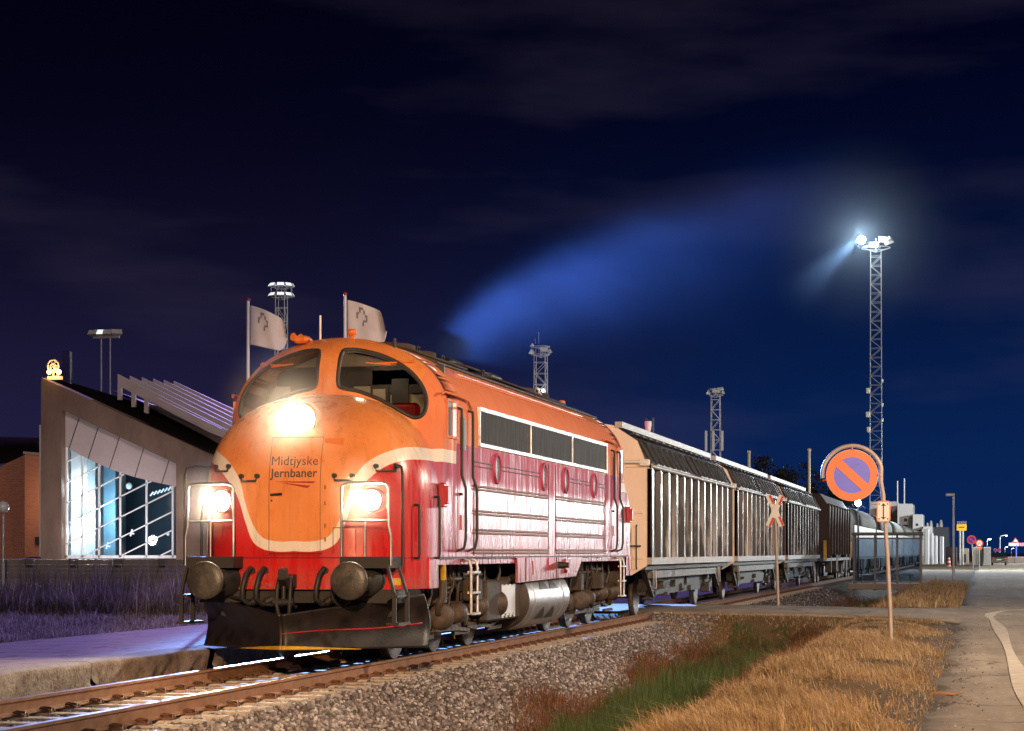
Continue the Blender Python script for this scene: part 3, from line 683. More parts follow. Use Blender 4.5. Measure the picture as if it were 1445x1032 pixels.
def gh(x, y):
    z = lerp_pts(x, PROF)
    if -7 < x < -.7: z += hump(x, y)*min(1, (x+7), (-.7-x)*1.5)
    if x < -13.6: z += hump(x*.5, y*.5)*.8
    if x < -13: z += sst(y, 58, 90)*.1
    if y > 90 and -6.9 < x < -.5:                       # the ditch gets shallow further on
        k = sst(y, 108, 135); z = z*(1-k)-.12*k
    k = sst(y, 47.2, 50.0)*(1-sst(y, 58.0, 60.5))
    if x > -.55: k = 0
    if x < -13: k *= .0
    zc = lerp_pts(x, CROSS)-.03
    return z*(1-k)+zc*k
def axis(segs):
    out = []
    for a, b, st in segs:
        n = max(1, round((b-a)/st)); out += [a+(b-a)*i/n for i in range(n)]
    return out+[segs[-1][1]]
GX = axis([(-900,-100,100),(-100,-40,6),(-40,-14,1.0),(-14,-10,.2),(-10,-7,.5),(-7,-.5,.13),(-.5,1,.15),(1,9,1),(9,60,8),(60,900,120)])
GY = axis([(-30,14,4),(14,62,.28),(62,110,.8),(110,260,5),(260,700,40),(700,3000,300)])
def ground_mat():
    t = NT('ground'); v = t.coord(); X, Y, Z = t.xyz(v)
    n = t.noise(.9, v, 8, .6); f = t.noise(14, v, 5)
    grass = t.mix(t.ramp(n, .35, .7), (.15,.085,.035), (.07,.05,.02))
    soil = t.mix(t.ramp(f, .4, .65), (.045,.035,.026), (.10,.08,.06))
    ballast = t.mix(t.ramp(f, .35, .65), (.06,.05,.045), (.20,.17,.15))
    e = t.math('ADD', X, t.math('MULTIPLY', t.math('SUBTRACT', n, .5), .7))
    edge = t.math('MULTIPLY', t.ramp(e, -1.05, -.75), t.ramp(e, .5, .1))
    c = t.mix(edge, grass, soil)
    c = t.mix(t.math('MULTIPLY', t.ramp(e, -6.0, -6.4), t.ramp(X, -13.0, -12.6)), c, ballast)
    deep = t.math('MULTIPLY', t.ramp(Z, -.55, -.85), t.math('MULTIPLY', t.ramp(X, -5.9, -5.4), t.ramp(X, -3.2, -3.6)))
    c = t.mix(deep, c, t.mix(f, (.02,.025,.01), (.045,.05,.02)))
    t.set(Base_Color=c, Roughness=.95); t.bump(t.math('ADD', f, n), .6, .05); return t.mat
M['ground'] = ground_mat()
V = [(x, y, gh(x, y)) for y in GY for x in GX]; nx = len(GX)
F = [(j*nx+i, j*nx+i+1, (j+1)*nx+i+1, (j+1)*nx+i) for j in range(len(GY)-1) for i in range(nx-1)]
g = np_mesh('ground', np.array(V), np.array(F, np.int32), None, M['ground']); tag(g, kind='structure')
g.data.polygons.foreach_set('use_smooth', [True]*len(F))
# main road: tarmac on the right, its left edge close to the camera's line
def road_mat(dirty=1.):
    t = NT('road_tarmac'); v = t.coord(); X, Y, Z = t.xyz(v)
    n = t.noise(1.1, t.coord((1,.3,1)), 9, .68); f = t.noise(9, t.coord((1,.45,1)), 11, .82); tr = t.noise(1.1, t.coord((2.2,.05,1)), 5); p = t.noise(.18, v, 4)
    c = t.mix(t.ramp(n, .35, .68), (.23,.18,.13), (.37,.30,.225))
    c = t.mix(t.math('MULTIPLY', t.ramp(tr, .5, .68), .5), c, (.46,.385,.30))
    c = t.mix(t.math('MULTIPLY', t.ramp(f, .54, .66), .7), c, (.60,.52,.43))
    vo = t.node('ShaderNodeTexVoronoi', feature='DISTANCE_TO_EDGE'); vo.inputs['Scale'].default_value = .42
    wv = t.node('ShaderNodeVectorMath', operation='ADD'); t.l.new(v, wv.inputs[0]); nn = t.node('ShaderNodeTexNoise'); nn.inputs['Scale'].default_value = 1.6; nn.inputs['Detail'].default_value = 6; t.l.new(v, nn.inputs['Vector']); t.l.new(nn.outputs['Color'], wv.inputs[1]); t.l.new(wv.outputs[0], vo.inputs['Vector'])
    crack = t.math('MULTIPLY', t.ramp(vo.outputs['Distance'], .020, .006), t.ramp(t.noise(.35, v, 3), .46, .56))
    c = t.mix(t.math('MULTIPLY', crack, .8), c, (.035,.028,.022))
    c = t.mix(t.math('MULTIPLY', t.ramp(t.noise(.55, t.coord((1,.5,1)), 3, .4), .57, .60), .35), c, (.13,.105,.08))
    dirt = t.math('MULTIPLY', t.ramp(t.math('ADD', X, t.math('MULTIPLY', t.math('SUBTRACT', t.noise(1.3, v, 8, .7), .5), .9)), -.14, -.50), .8*dirty)
    dirt = t.math('MULTIPLY', dirt, t.math('SUBTRACT', 1, t.math('MULTIPLY', t.ramp(Y, 47, 50), t.ramp(Y, 65, 61))))
    c = t.mix(dirt, c, (.09,.07,.053))
    t.set(Base_Color=c, Roughness=.88); t.bump(t.math('ADD', f, t.math('MULTIPLY', n, .6)), .7, .012); return t.mat
M['road'] = road_mat()
rd = MB(); ys = axis([(-25,14,4),(14,70,.12),(70,300,6),(300,900,50)]); rg2 = random.Random(3)
edge = [-.42+.10*math.sin(y*.9)+.07*math.sin(y*2.3+1)+.03*math.sin(y*5.1) for y in ys]
for (ya, ea), (yb, eb) in zip(zip(ys, edge), zip(ys[1:], edge[1:])):
    rd.add([(ea,ya,-.135),(7.2,ya,-.135),(7.2,yb,-.135),(eb,yb,-.135),(ea-.22,ya,-.19),(eb-.22,yb,-.19)], [(0,1,2,3),(0,3,5,4)])
tag(rd.build('main_road', M['road']), kind='structure')
cxr = MB()                                           # side road over the level crossing
def cross_pt(u, v):
    x = -40+40.1*u; fl = max(0, (x+3.2)/2.9); fl = fl*fl
    ya = 50.1-3.6*fl; yb = 57.6+6.0*fl
    return (x, ya+(yb-ya)*v, lerp_pts(x, CROSS)+.012)
cxr.sheet(cross_pt, 150, 14, (0,0,-.08)); tag(cxr.build('crossing_road', road_mat(0.)), kind='structure')
# the worn pale edge line that bends into the side road
def line_pt(u, v):
    P = [(.50,22),(.47,26),(.42,33),(.38,40),(.33,45),(.24,49.5),(.16,52.5),(.22,55),(.55,57.6),(1.2,59.6),(2.4,61.6),(4.5,63.5)]
    t = u*(len(P)-1); i = min(int(t), len(P)-2); k = t-i
    a, b = Vector(P[i]), Vector(P[i+1]); p = a+(b-a)*k; dn = (b-a).normalized(); n = Vector((dn.y, -dn.x))
    w = .10*(1+.35*math.sin(u*23))
    q = p+n*(v-.5)*2*w; return (q.x, q.y, -.127)
def line_mat():
    t = NT('road_line'); v = t.coord(); n = t.noise(6, v, 8, .7)
    t.set(Base_Color=t.mix(t.ramp(n, .36, .62), (.66,.58,.48), (.46,.385,.30)), Roughness=.85); return t.mat
ln = MB(); ln.grid(line_pt, 110, 3); tag(ln.build('road_marking', line_mat()), kind='structure')
# platform on the left of the track
def platform_mat():
    t = NT('platform_slabs'); v = t.coord(); n = t.noise(1.6, v, 7, .6); f = t.noise(9, v, 6, .65)
    br = t.node('ShaderNodeTexBrick'); br.inputs['Scale'].default_value = 1.0; br.inputs['Brick Width'].default_value = 1.25; br.inputs['Row Height'].default_value = .8
    br.inputs['Mortar Size'].default_value = .035; br.inputs['Mortar Smooth'].default_value = .3
    t.l.new(t.coord((1,1,1), rot=(0,0,R(4))), br.inputs['Vector'])
    c = t.mix(t.ramp(n, .35, .7), (.34,.28,.25), (.24,.20,.18))
    crack = t.math('MULTIPLY', br.outputs['Fac'], t.ramp(t.noise(.9, v, 3), .40, .52))
    c = t.mix(crack, c, (.03,.025,.02)); c = t.mix(t.ramp(t.noise(1.5, t.coord((1.6,.5,1)), 9, .72), .57, .63), c, (.05,.04,.035))
    t.set(Base_Color=c, Roughness=.8); t.bump(t.math('SUBTRACT', f, crack), .5, .02); return t.mat
pf = MB(); PX0, PX1 = -13.35, -9.95
ysp = axis([(-10,14,2),(14,48,.25)]); rp = random.Random(5)
def kerb_x(y): return PX1+.05*math.sin(y*.8)+.03*math.sin(y*2.9)
def pz(x, y): return .15+.006*math.sin(x*3+y)
pf.grid(lambda u, v: (PX0+(kerb_x(-10+58*v)-.42-PX0)*u, -10+58*v, .15), 10, 160)
tag(pf.build('platform', platform_mat()), kind='structure')
def kerb_mat():
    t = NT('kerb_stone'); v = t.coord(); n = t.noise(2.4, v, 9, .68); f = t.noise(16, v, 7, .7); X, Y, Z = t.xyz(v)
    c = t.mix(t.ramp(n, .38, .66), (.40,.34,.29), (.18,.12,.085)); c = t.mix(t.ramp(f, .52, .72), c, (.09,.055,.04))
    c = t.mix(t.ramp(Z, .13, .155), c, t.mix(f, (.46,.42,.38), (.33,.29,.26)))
    t.set(Base_Color=c, Roughness=.9); t.bump(t.math('ADD', n, f), .9, .05); return t.mat
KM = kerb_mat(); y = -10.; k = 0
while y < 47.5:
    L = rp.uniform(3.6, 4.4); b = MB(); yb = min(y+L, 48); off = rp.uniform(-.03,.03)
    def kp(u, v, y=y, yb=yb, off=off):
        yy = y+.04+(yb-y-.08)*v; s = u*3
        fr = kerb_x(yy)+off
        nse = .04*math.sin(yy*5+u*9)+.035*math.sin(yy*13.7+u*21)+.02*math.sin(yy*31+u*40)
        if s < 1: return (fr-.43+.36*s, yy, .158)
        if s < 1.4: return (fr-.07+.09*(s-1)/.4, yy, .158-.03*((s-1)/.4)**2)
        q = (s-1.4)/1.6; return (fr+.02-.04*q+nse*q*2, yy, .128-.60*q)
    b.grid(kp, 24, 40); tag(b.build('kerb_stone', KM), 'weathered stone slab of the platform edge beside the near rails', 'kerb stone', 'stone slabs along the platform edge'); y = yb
    k += 1

# ballast bed, rails, sleepers
def stone_mat():
    t = NT('ballast_stone'); gm = t.node('ShaderNodeNewGeometry'); rv = gm.outputs['Random Per Island']
    cr_ = t.node('ShaderNodeValToRGB'); e = cr_.color_ramp.elements; e[0].color = (.05,.045,.048,1); e[1].color = (.66,.62,.63,1); e.new(.5).color = (.21,.19,.20,1); e.new(.8).color = (.38,.345,.35,1)
    t.l.new(rv, cr_.inputs[0]); f = t.noise(22, t.coord(), 5)
    t.set(Base_Color=t.mix(t.math('MULTIPLY', f, .5), cr_.outputs[0], (.10,.075,.06)), Roughness=.85); t.bump(f, .4, .01); return t.mat
M['stone'] = stone_mat()
def bed_z(x):
    a = abs(x-TX)
    return -.215 if a < 1.25 else (-.215-(a-1.25)*.50)
bedm = surf('ballast_bed', (.13,.105,.09), (.06,.048,.04), 16, .95, bump=1., bdist=.04)
bd = MB(); xb = [TX-1.9,TX-1.25,TX+1.25,TX+2.2]
def bed(u, v):
    x = TX-1.9+4.25*u; y = axisv(v); return (x, y, bed_z(x)+.012*math.sin(x*17+y*13))
def axisv(v): return 2+ (v**1.0)*478
for ya, yb2, n in ((2,49.9,190),(58.2,480,200)):
    bd.grid(lambda u, v: ((lambda x, y: (x, y, bed_z(x)+.012*math.sin(x*17+y*13)))(TX-1.9+4.25*u, ya+(yb2-ya)*v)), 30, n)
tag(bd.build('ballast_bed', bedm), kind='structure')
ICO_V = []; ph = (1+5**.5)/2
for a, b in ((1,ph),(-1,ph),(1,-ph),(-1,-ph)): ICO_V += [(0,a,b),(a,b,0),(b,0,a)]
ICO_V = np.array(ICO_V); ICO_V /= np.linalg.norm(ICO_V[0])
def hull_faces():
    F = []; n = 12; d = np.linalg.norm(ICO_V[:,None]-ICO_V[None], axis=2); e = d < 1.1
    for i in range(n):
        for j in range(i+1, n):
            for k in range(j+1, n):
                if e[i,j] and e[j,k] and e[i,k]:
                    nn = np.cross(ICO_V[j]-ICO_V[i], ICO_V[k]-ICO_V[i])
                    F.append((i,j,k) if nn.dot(ICO_V[i]) > 0 else (i,k,j))
    return np.array(F, np.int32)
ICO_F = hull_faces()
def stones(P, smin, smax):
    n = len(P); s = RNG.uniform(smin, smax, (n,1,1))*RNG.uniform(.6,1.25,(n,1,3))
    v = ICO_V[None]*(1+RNG.uniform(-.28,.28,(n,12,1)))*s
    q = RNG.normal(size=(n,4)); q /= np.linalg.norm(q, axis=1, keepdims=True); w,x,y,z = q.T
    Rm = np.stack([1-2*(y*y+z*z),2*(x*y-z*w),2*(x*z+y*w),2*(x*y+z*w),1-2*(x*x+z*z),2*(y*z-x*w),2*(x*z-y*w),2*(y*z+x*w),1-2*(x*x+y*y)],1).reshape(n,3,3)
    v = np.einsum('nij,nkj->nki', Rm, v)+P[:,None]
    f = ICO_F[None]+(np.arange(n)*12)[:,None,None]
    return v.reshape(-1,3), f.reshape(-1,3).astype(np.int32)
def scatter(n, xa, xb, ya, yb, bias=1.): return np.stack([RNG.uniform(xa, xb, n), ya+(yb-ya)*RNG.random(n)**bias, np.zeros(n)], 1)
def zfun(P, fz, dz=0.): P[:,2] = [fz(x, y)+dz for x, y, _ in P]; return P
def gb(x, y): return max(gh(x, y), bed_z(x))
P = np.concatenate([scatter(30000, TX+.85, TX+2.75, 14, 49.6, 1.45), scatter(1800, TX+2.6, TX+3.1, 14, 48, 1.3), scatter(4200, TX-.66, TX+.66, 13, 28), scatter(1800, TX-1.6, TX-.82, 13, 30), scatter(1500, TX-.66, TX+.66, 28, 49.6), scatter(4200, TX+.85, TX+3.0, 58.3, 100, 1.2), scatter(1500, TX-1.6, TX+.66, 58.3, 100)])
P = P[P[:,0] < TX+3.2-.95*((P[:,1]-22)/18).clip(0, 1)+RNG.normal(0, .10, len(P))]
P = zfun(P, gb, .006); v_, f_ = stones(P, .015, .036)
tag(np_mesh('ballast_gravel', v_, None, f_, M['stone']), kind='stuff')

RAILP = [(-.036,0),(-.036,-.028),(-.012,-.045),(-.009,-.125),(-.035,-.14),(-.07,-.148),(-.07,-.16),(.07,-.16),(.07,-.148),(.035,-.14),(.009,-.125),(.012,-.045),(.036,-.028),(.036,0)]
for x in (-.752, .752):
    r = MB(); n = len(RAILP); f = []
    v = [(TX+x+a, yy, b) for yy in (2, 480) for a, b in RAILP]
    for i in range(n): r.add([v[i], v[(i+1) % n], v[n+(i+1) % n], v[n+i]], [(0,1,2,3)], 1 if i == n-1 else 0)
    tag(r.build('rail', [M['rust'], M['rail_top']]), 'rusty steel rail on the side nearer the %s' % ('platform' if x < 0 else 'ditch'), 'rail')
M['clip'] = surf('rail_clip_rust', (.16,.075,.04), (.07,.035,.022), 12, .6, bump=.3)
slp = thing('sleeper', 'concrete sleeper with rail clips under the rusty rails', 'sleeper', (TX, 14.2, 0), group='sleepers under the track')
s = MB(); s.prism([(-.14,-.37),(.14,-.37),(.11,-.172),(-.11,-.172)], 'x', -1.25, 1.25); s.build('beam', surf('sleeper_concrete', (.52,.46,.40), (.32,.27,.23), 5, .85, bump=.3), slp)
for rx in (-.752, .752):
    for sx in (-1, 1):
        cl = MB()
        for dy in (-.05, .05):
            cl.tube([(rx+sx*.16,dy,-.165),(rx+sx*.16,dy*.2,-.125),(rx+sx*.06,dy*.2,-.118),(rx+sx*.06,dy*1.3,-.125),(rx+sx*.15,dy*1.4,-.14)], .011, 6)
        cl.box(rx+sx*.115-.045, rx+sx*.115+.045, -.07, .07, -.172, -.145)
        cl.build('rail_clip', M['clip'], slp)
for k in range(1, 140):
    y = 14.2+.6*k
    if 49.4 < y < 58.2: continue
    c = copy_tree(slp); c.location = (TX, y, 0)

# vegetation
def blade_mat(name, cols, trans=.25):
    t = NT(name); gm = t.node('ShaderNodeNewGeometry'); cr_ = t.node('ShaderNodeValToRGB'); e = cr_.color_ramp.elements
    n = len(cols); e[0].color = (*cols[0],1); e[1].color = (*cols[-1],1)
    for i in range(1, n-1): e.new(i/(n-1)).color = (*cols[i],1)
    t.l.new(gm.outputs['Random Per Island'], cr_.inputs[0])
    pn = t.noise(1.1, t.coord(), 5, .6); colr = t.mix(t.ramp(pn, .38, .66), cr_.outputs[0], t.mix(.45, cr_.outputs[0], tuple(x*.35 for x in cols[0])))
    t.set(Base_Color=colr, Roughness=.6)
    tl = t.node('ShaderNodeBsdfTranslucent'); t.l.new(colr, tl.inputs['Color']); mx = t.node('ShaderNodeMixShader'); mx.inputs[0].default_value = trans
    t.l.new(t.p.outputs[0], mx.inputs[1]); t.l.new(tl.outputs[0], mx.inputs[2]); t.l.new(mx.outputs[0], t.out.inputs['Surface']); return t.mat
def blades(P, h, hs, w, lean, ldir=None):
    n = len(P); H = h*(1+RNG.normal(0, hs, n)).clip(.25, 2.2)
    H = H*(.72+.38*np.sin(P[:,0]*2.6+1.7*np.sin(P[:,1]*.8))*np.sin(P[:,1]*1.35+P[:,0])+.22*np.sin(P[:,0]*6.1+P[:,1]*4.3)); near = ((P[:,0] > -3.4) & (P[:,1] < 50.5)); H = H*np.where(near, 1-.8*((P[:,1]-33)/13).clip(0, 1), 1); a = RNG.uniform(0, 2*np.pi, n)
    side = np.stack([np.cos(a), np.sin(a), np.zeros(n)], 1)*(w*RNG.uniform(.6,1.3,n))[:,None]
    la = RNG.uniform(0, 2*np.pi, n) if ldir is None else RNG.normal(ldir, .9, n)
    ln_ = np.abs(RNG.normal(lean, lean*.6, n))*H
    l = np.stack([np.cos(la)*ln_, np.sin(la)*ln_, np.zeros(n)], 1); up = np.zeros((n,3)); up[:,2] = H
    b0 = P-side; b1 = P+side; m0 = P-side*.75+up*.55+l*.3; m1 = P+side*.75+up*.55+l*.3; tp = P+up*(1-.3*np.minimum(1, (ln_/H)[:,None]**2))+l
    V = np.stack([b0,b1,m1,m0,tp], 1).reshape(-1,3); o = np.arange(n)*5
    return V, np.stack([o,o+1,o+2,o+3],1).astype(np.int32), np.stack([o+3,o+2,o+4],1).astype(np.int32)
def meadow(name, parts, mat):
    Vs, Q, T, o = [], [], [], 0
    for V, q, t in parts: Vs.append(V); Q.append(q+o); T.append(t+o); o += len(V)
    return tag(np_mesh(name, np.concatenate(Vs), np.concatenate(Q), np.concatenate(T), mat), kind='stuff')
def pts(n, xa, xb, ya, yb, bias=1., patch=0.): 
    P = scatter(n, xa, xb, ya, yb, bias)
    if patch:
        m = np.sin(P[:,0]*2.3+np.sin(P[:,1]*.9)*2)+np.sin(P[:,1]*1.1+P[:,0]*1.7); P = P[m+RNG.normal(0,.7,n) > -patch]
    return zfun(P, gh, -.01)
def wavy(P, x0, side, amp=.28):      # keep blades on one side of a wavy line
    e = x0+amp*np.sin(P[:,1]*.8)+.5*amp*np.sin(P[:,1]*2.1+1)+RNG.normal(0, .12, len(P))
    return P[(P[:,0]-e)*side > 0]
dry = blade_mat('dry_grass_blades', [(.20,.12,.05),(.40,.25,.115),(.62,.45,.25),(.30,.18,.08),(.80,.64,.42)])
A = wavy(pts(56000, -2.95, -.55, 16, 48.0, 1.5, .9), -.95, -1)
A2 = wavy(pts(26000, -2.75, -.55, 16, 47.5, 1.4, .5), -1.0, -1)
meadow('dry_grass', [blades(A, .115, .45, .0052, .8, 2.6), blades(A2, .175, .45, .0044, 1.0, 2.9), blades(pts(3000, -7.0, -1.2, 58.8, 62, 1), .22, .4, .006, .5), blades(pts(5000, -7.2, -3.4, 46.8, 50.0), .085, .4, .006, .6), blades(pts(5000, -3.4, -.8, 46.5, 50.0), .34, .4, .006, .5), blades(pts(9000, -3.4, -.6, 60, 108, 1.3), .2, .4, .009, .6), blades(pts(2600,-.95,-.5,16,47,1.3), .10,.5,.004,.6)], dry)
weed = blade_mat('rust_weed_blades', [(.06,.024,.010),(.19,.075,.028),(.30,.135,.05),(.11,.042,.016)])
meadow('ballast_weeds', [blades(wavy(pts(34000, -6.6, -4.9, 18, 48.6, 1.5, .5), -5.95, 1, .25), .24, .45, .0045, .45), blades(pts(11000,-6.4,-3.4,36,48.6,1,.7), .20,.5,.005,.6), blades(pts(5000, -4.4, -3.2, 26, 48.5, 1., .1), .18, .5, .005, .6), blades(pts(5000, -6.0, -3.0, 60, 104, 1.2), .28, .4, .01, .5)], weed)
green = blade_mat('green_grass_blades', [(.03,.06,.014),(.06,.11,.026),(.11,.18,.05),(.045,.08,.02)])
meadow('ditch_grass', [blades(pts(26000, -5.35, -4.0, 20, 40, 1.3, .6), .30, .4, .0050, .5), blades(pts(7000, -5.6, -4.3, 38, 49, 1.), .26, .5, .006, .6), blades(pts(2600, -4.9, -4.3, 24, 36, 1.2), .5, .25, .005, .10), blades(pts(5000, -5.4, -3.4, 60, 100, 1.2), .25, .4, .01, .5)], green)
pur = blade_mat('pale_grass_blades', [(.18,.165,.16),(.36,.33,.34),(.56,.52,.54),(.24,.22,.215)], .72)
def lpts(n, xa, xb, ya, yb, bias=1.): return zfun(scatter(n, xa, xb, ya, yb, bias), gh, -.01)
meadow('verge_grass', [blades(lpts(42000, -22, -13.38, 24, 52, 1.), .13, .4, .007, .6), blades(lpts(16000, -40, -13.38, 50, 74, 1.), .18, .4, .012, .5)], pur)
ree = blade_mat('reed_blades', [(.06,.05,.048),(.26,.225,.22),(.13,.11,.105),(.60,.55,.56)], .65)
RP = lpts(7500, -24, -15.6, 38, 56, 1.)
RP = RP[(np.sin(RP[:,0]*1.7+RP[:,1]*.4)+np.sin(RP[:,1]*.9) > -.75) & (RP[:,1] > 40.5-(RP[:,0]+15.6)*.02+.8*np.sin(RP[:,0]*1.3)) & (RP[:,0] < -16.5+.3*np.sin(RP[:,1]))]
HB = lpts(24000, -24, -16.3, 40.5, 54, 1.); HB = HB[HB[:,1] > 41+.5*np.sin(HB[:,0]*2.2)]
meadow('tall_reeds', [blades(RP, .92, .33, .0065, .16), blades(HB, .44, .35, .009, .4)], ree)

GP = scatter(2600, -1.15, .35, 16, 48, 1.6); GP = GP[np.abs(GP[:,0]+.42+.12*np.sin(GP[:,1]*1.3)) < np.abs(RNG.normal(0, .26, len(GP)))+.05]
GP[:,2] = [max(gh(x, y), -.135 if x > -.36 else -9)+.003 for x, y, _ in GP]
v_, f_ = stones(GP, .005, .016); tag(np_mesh('road_edge_grit', v_, None, f_, M['stone']), kind='stuff')
LPt = scatter(1500, -2.9, -.3, 16, 46, 1.5); LPt[:,2] = [gh(x, y)+.012 for x, y, _ in LPt]
n = len(LPt); a = RNG.uniform(0, 6.28, n); s_ = RNG.uniform(.012, .035, (n,1)); u_ = np.stack([np.cos(a), np.sin(a), RNG.uniform(-.2,.5,n)], 1)*s_; w_ = np.stack([-np.sin(a), np.cos(a), RNG.uniform(-.2,.5,n)], 1)*s_*.6
Vq = np.stack([LPt-u_, LPt+w_, LPt+u_, LPt-w_], 1).reshape(-1,3); o_ = np.arange(n)*4
tag(np_mesh('leaf_litter', Vq, np.stack([o_,o_+1,o_+2,o_+3],1).astype(np.int32), None, blade_mat('fallen_leaf', [(.10,.05,.02),(.30,.16,.06),(.48,.33,.17)])), kind='stuff')
# ================================================================ wagons
def wagon_paint(name, base, base2, spot):
    t = NT(name); v = t.coord(); X, Y, Z = t.xyz(v)
    s1 = t.noise(4.2, t.coord((1,2.2,.10)), 8, .66); s2 = t.noise(1.1, v, 5); lowz = t.ramp(Z, 3.1, 1.2)
    c = t.mix(t.ramp(s2, .35, .7), base, base2)
    worn_and_sheen = t.math('MULTIPLY', t.ramp(t.math('ADD', t.math('MULTIPLY', s1, .65), t.math('MULTIPLY', s2, .35)), .48, .56), t.math('ADD', .08, t.math('MULTIPLY', lowz, .85)))  # pale streaks: weathering plus reflected light painted in, stronger lower down
    c = t.mix(worn_and_sheen, c, spot); c = t.mix(t.ramp(t.noise(9, t.coord((1,1,.3)), 6, .7), .60, .75), c, (.05,.03,.022))
    t.set(Base_Color=c, Roughness=t.ramp(s1, .3, .7, .28, .55), Metallic=.25); t.bump(s1, .15, .02); return t.mat
M['wag_grey'] = wagon_paint('wagon_grey', (.050,.042,.038), (.026,.021,.019), (.42,.39,.37))
M['wag_brown'] = wagon_paint('wagon_brown', (.062,.034,.027), (.036,.021,.017), (.44,.38,.35))
M['wag_dark'] = wagon_paint('wagon_dark', (.034,.032,.031), (.018,.018,.018), (.38,.37,.36))
M['wag_end'] = surf('wagon_end', (.82,.66,.53), (.70,.53,.40), 1.6, .55, bump=.08, stretch=(1,1,.5))
M['wag_roof'] = surf('wagon_roof', (.055,.047,.043), (.035,.03,.028), 3, .5, bump=.2)
M['wag_rail'] = surf('wagon_rail', (.42,.38,.35), (.28,.25,.23), 4, .5)
M['frame'] = surf('wagon_frame', (.020,.017,.016), (.042,.036,.032), 6, .6, bump=.3)
M['frame_grey'] = surf('wagon_frame_grey', (.17,.155,.145), (.09,.083,.077), 4, .55, bump=.2)
def wagon(Y0, L, paint, roofm, label, seed):
    rnd = random.Random(seed)
    w = thing('sliding_wall_wagon', label, 'freight wagon', (TX, Y0, 0), group='sliding wall wagons behind the locomotive')
    END = [(-1.33,1.12),(-1.33,3.30),(-1.12,3.82),(-.60,4.16),(0,4.26),(.60,4.16),(1.12,3.82),(1.33,3.30),(1.33,1.12),(1.0,.92),(.55,.86),(-.55,.86),(-1.0,.92)]
    for ya, yb in ((.0,.10),(L-.10,L)):
        e = MB(); e.prism(END, 'y', ya, yb); yo = ya-.03 if ya < 1 else yb+.03; y1, y2 = sorted((yo, ya if ya < 1 else yb))
        for z in (1.30, 2.28, 3.28): e.box(-1.25, 1.25, y1, y2, z-.03, z+.03)
        for x in (-.75, .75): e.box(x-.03, x+.03, y1+.004, y2, 1.33, 3.25)
        en = e.build('end_wall', M['wag_end'], w)
        lv = MB(); lv.tube([(.55,yo-.04,3.36),(1.1,yo-.06,3.36),(1.34,yo-.05,3.34)], .035, 8); lv.bbox(1.18, 1.40, y1-.08, y2+.02, 3.27, 3.42, .02); lv.build('lock_lever', M['white_paint'], en)
        hr = MB(); hr.tube([(1.12,yo,2.0),(1.12,yo-.08,1.97),(1.12,yo-.08,1.1),(1.12,yo,1.05)], .016, 6); hr.tube([(.7,yo,1.55),(.7,yo-.07,1.55),(1.2,yo-.07,1.55),(1.2,yo,1.55)], .016, 6)
        hr.lathe([(.05,-.08),(.05,.08)], (.85,yo-.03,1.75), (0,0,1), 10); hr.build('handrail', M['black_steel'], en)
    # two sliding walls a side, each a corrugated sheet with its sloping roof half
    half = (L-.08)/2; N = 12; per = half/6
    for sx in (-1, 1):
        for hf in (0, 1):
            y0 = .04+hf*half+.03; y1 = y0+half-.06
            prof = []
            pp_ = (y1-y0)/6
            for k in range(6):
                a = y0+k*pp_
                prof += [(a,.055),(a+.10,.055),(a+.13,.0),(a+pp_*.5,.0),(a+pp_*.5+.05,-.05),(a+pp_-.06,-.05)]
            prof.append((y1,.055))
            m = MB(); v = []
            for z in (1.30, 3.22): v += [(sx*(1.385+d_), y, z) for y, d_ in prof]
            n = len(prof)
            m.add(v, [(i, i+1, n+i+1, n+i) for i in range(n-1)])
            m.box(*sorted((sx*1.28, sx*1.30)), y0, y1, 1.25, 3.30)
            dw = m.build('sliding_wall', paint, w)
            if hf == 0:
                for (q, z, hh) in ((.55+.2*rnd.random(), 2.92, .26), (.50, 2.40, .16), (.62, 2.12, .13), (.52, 1.72, .10)):
                    MB().box(*sorted((sx*1.441, sx*1.447)), y0+pp_*1+.02, y0+pp_*1+.02+.07+.0*q, z, z+hh).box(*sorted((sx*1.386, sx*1.392)), y0+pp_+.18, y0+pp_+.18+q*.5, z, z+hh).build('marking_plate', M['white_paint'], dw)
            t = MB(); t.box(*sorted((sx*1.30, sx*1.435)), y0, y1, 1.15, 1.30); t.build('sill_strip', M['wag_rail'], dw)
            t = MB(); t.tube([(sx*1.42,y0,3.27),(sx*1.42,y1,3.27)], .05, 8); t.box(*sorted((sx*1.30, sx*1.42)), y0, y1, 3.22, 3.30); t.build('eave_rail', M['wag_rail'] if sx > 0 and roofm != 'wag_dark' else M['frame_grey'], dw)
            r = MB(); r.sheet(lambda u, v: (sx*(1.41-.30*v-.02*math.sin(v*3)), y0+(y1-y0)*u, 3.30+.56*v), 6, 4, (-sx*.04,0,-.03))
            rs_ = r.build('roof_slope', M[roofm], dw); r = MB()
            for k in range(9):
                yy = y0+.16+(y1-y0-.32)*k/8
                for q in (-.055, .055): r.bar((sx*1.40,yy+q,3.36),(sx*1.15,yy+q,3.83), .03, .07, 0, up=(0,1,0))
            r.build('roof_rib', M['black_steel'], dw)
    t = MB(); t.sheet(lambda u, v: (-1.10+2.2*u, .05+(L-.1)*v, 3.86+.36*math.cos((u-.5)*math.pi*.98)), 16, 4, (0,0,-.03)); tr = t.build('roof_top', M['frame'], w)
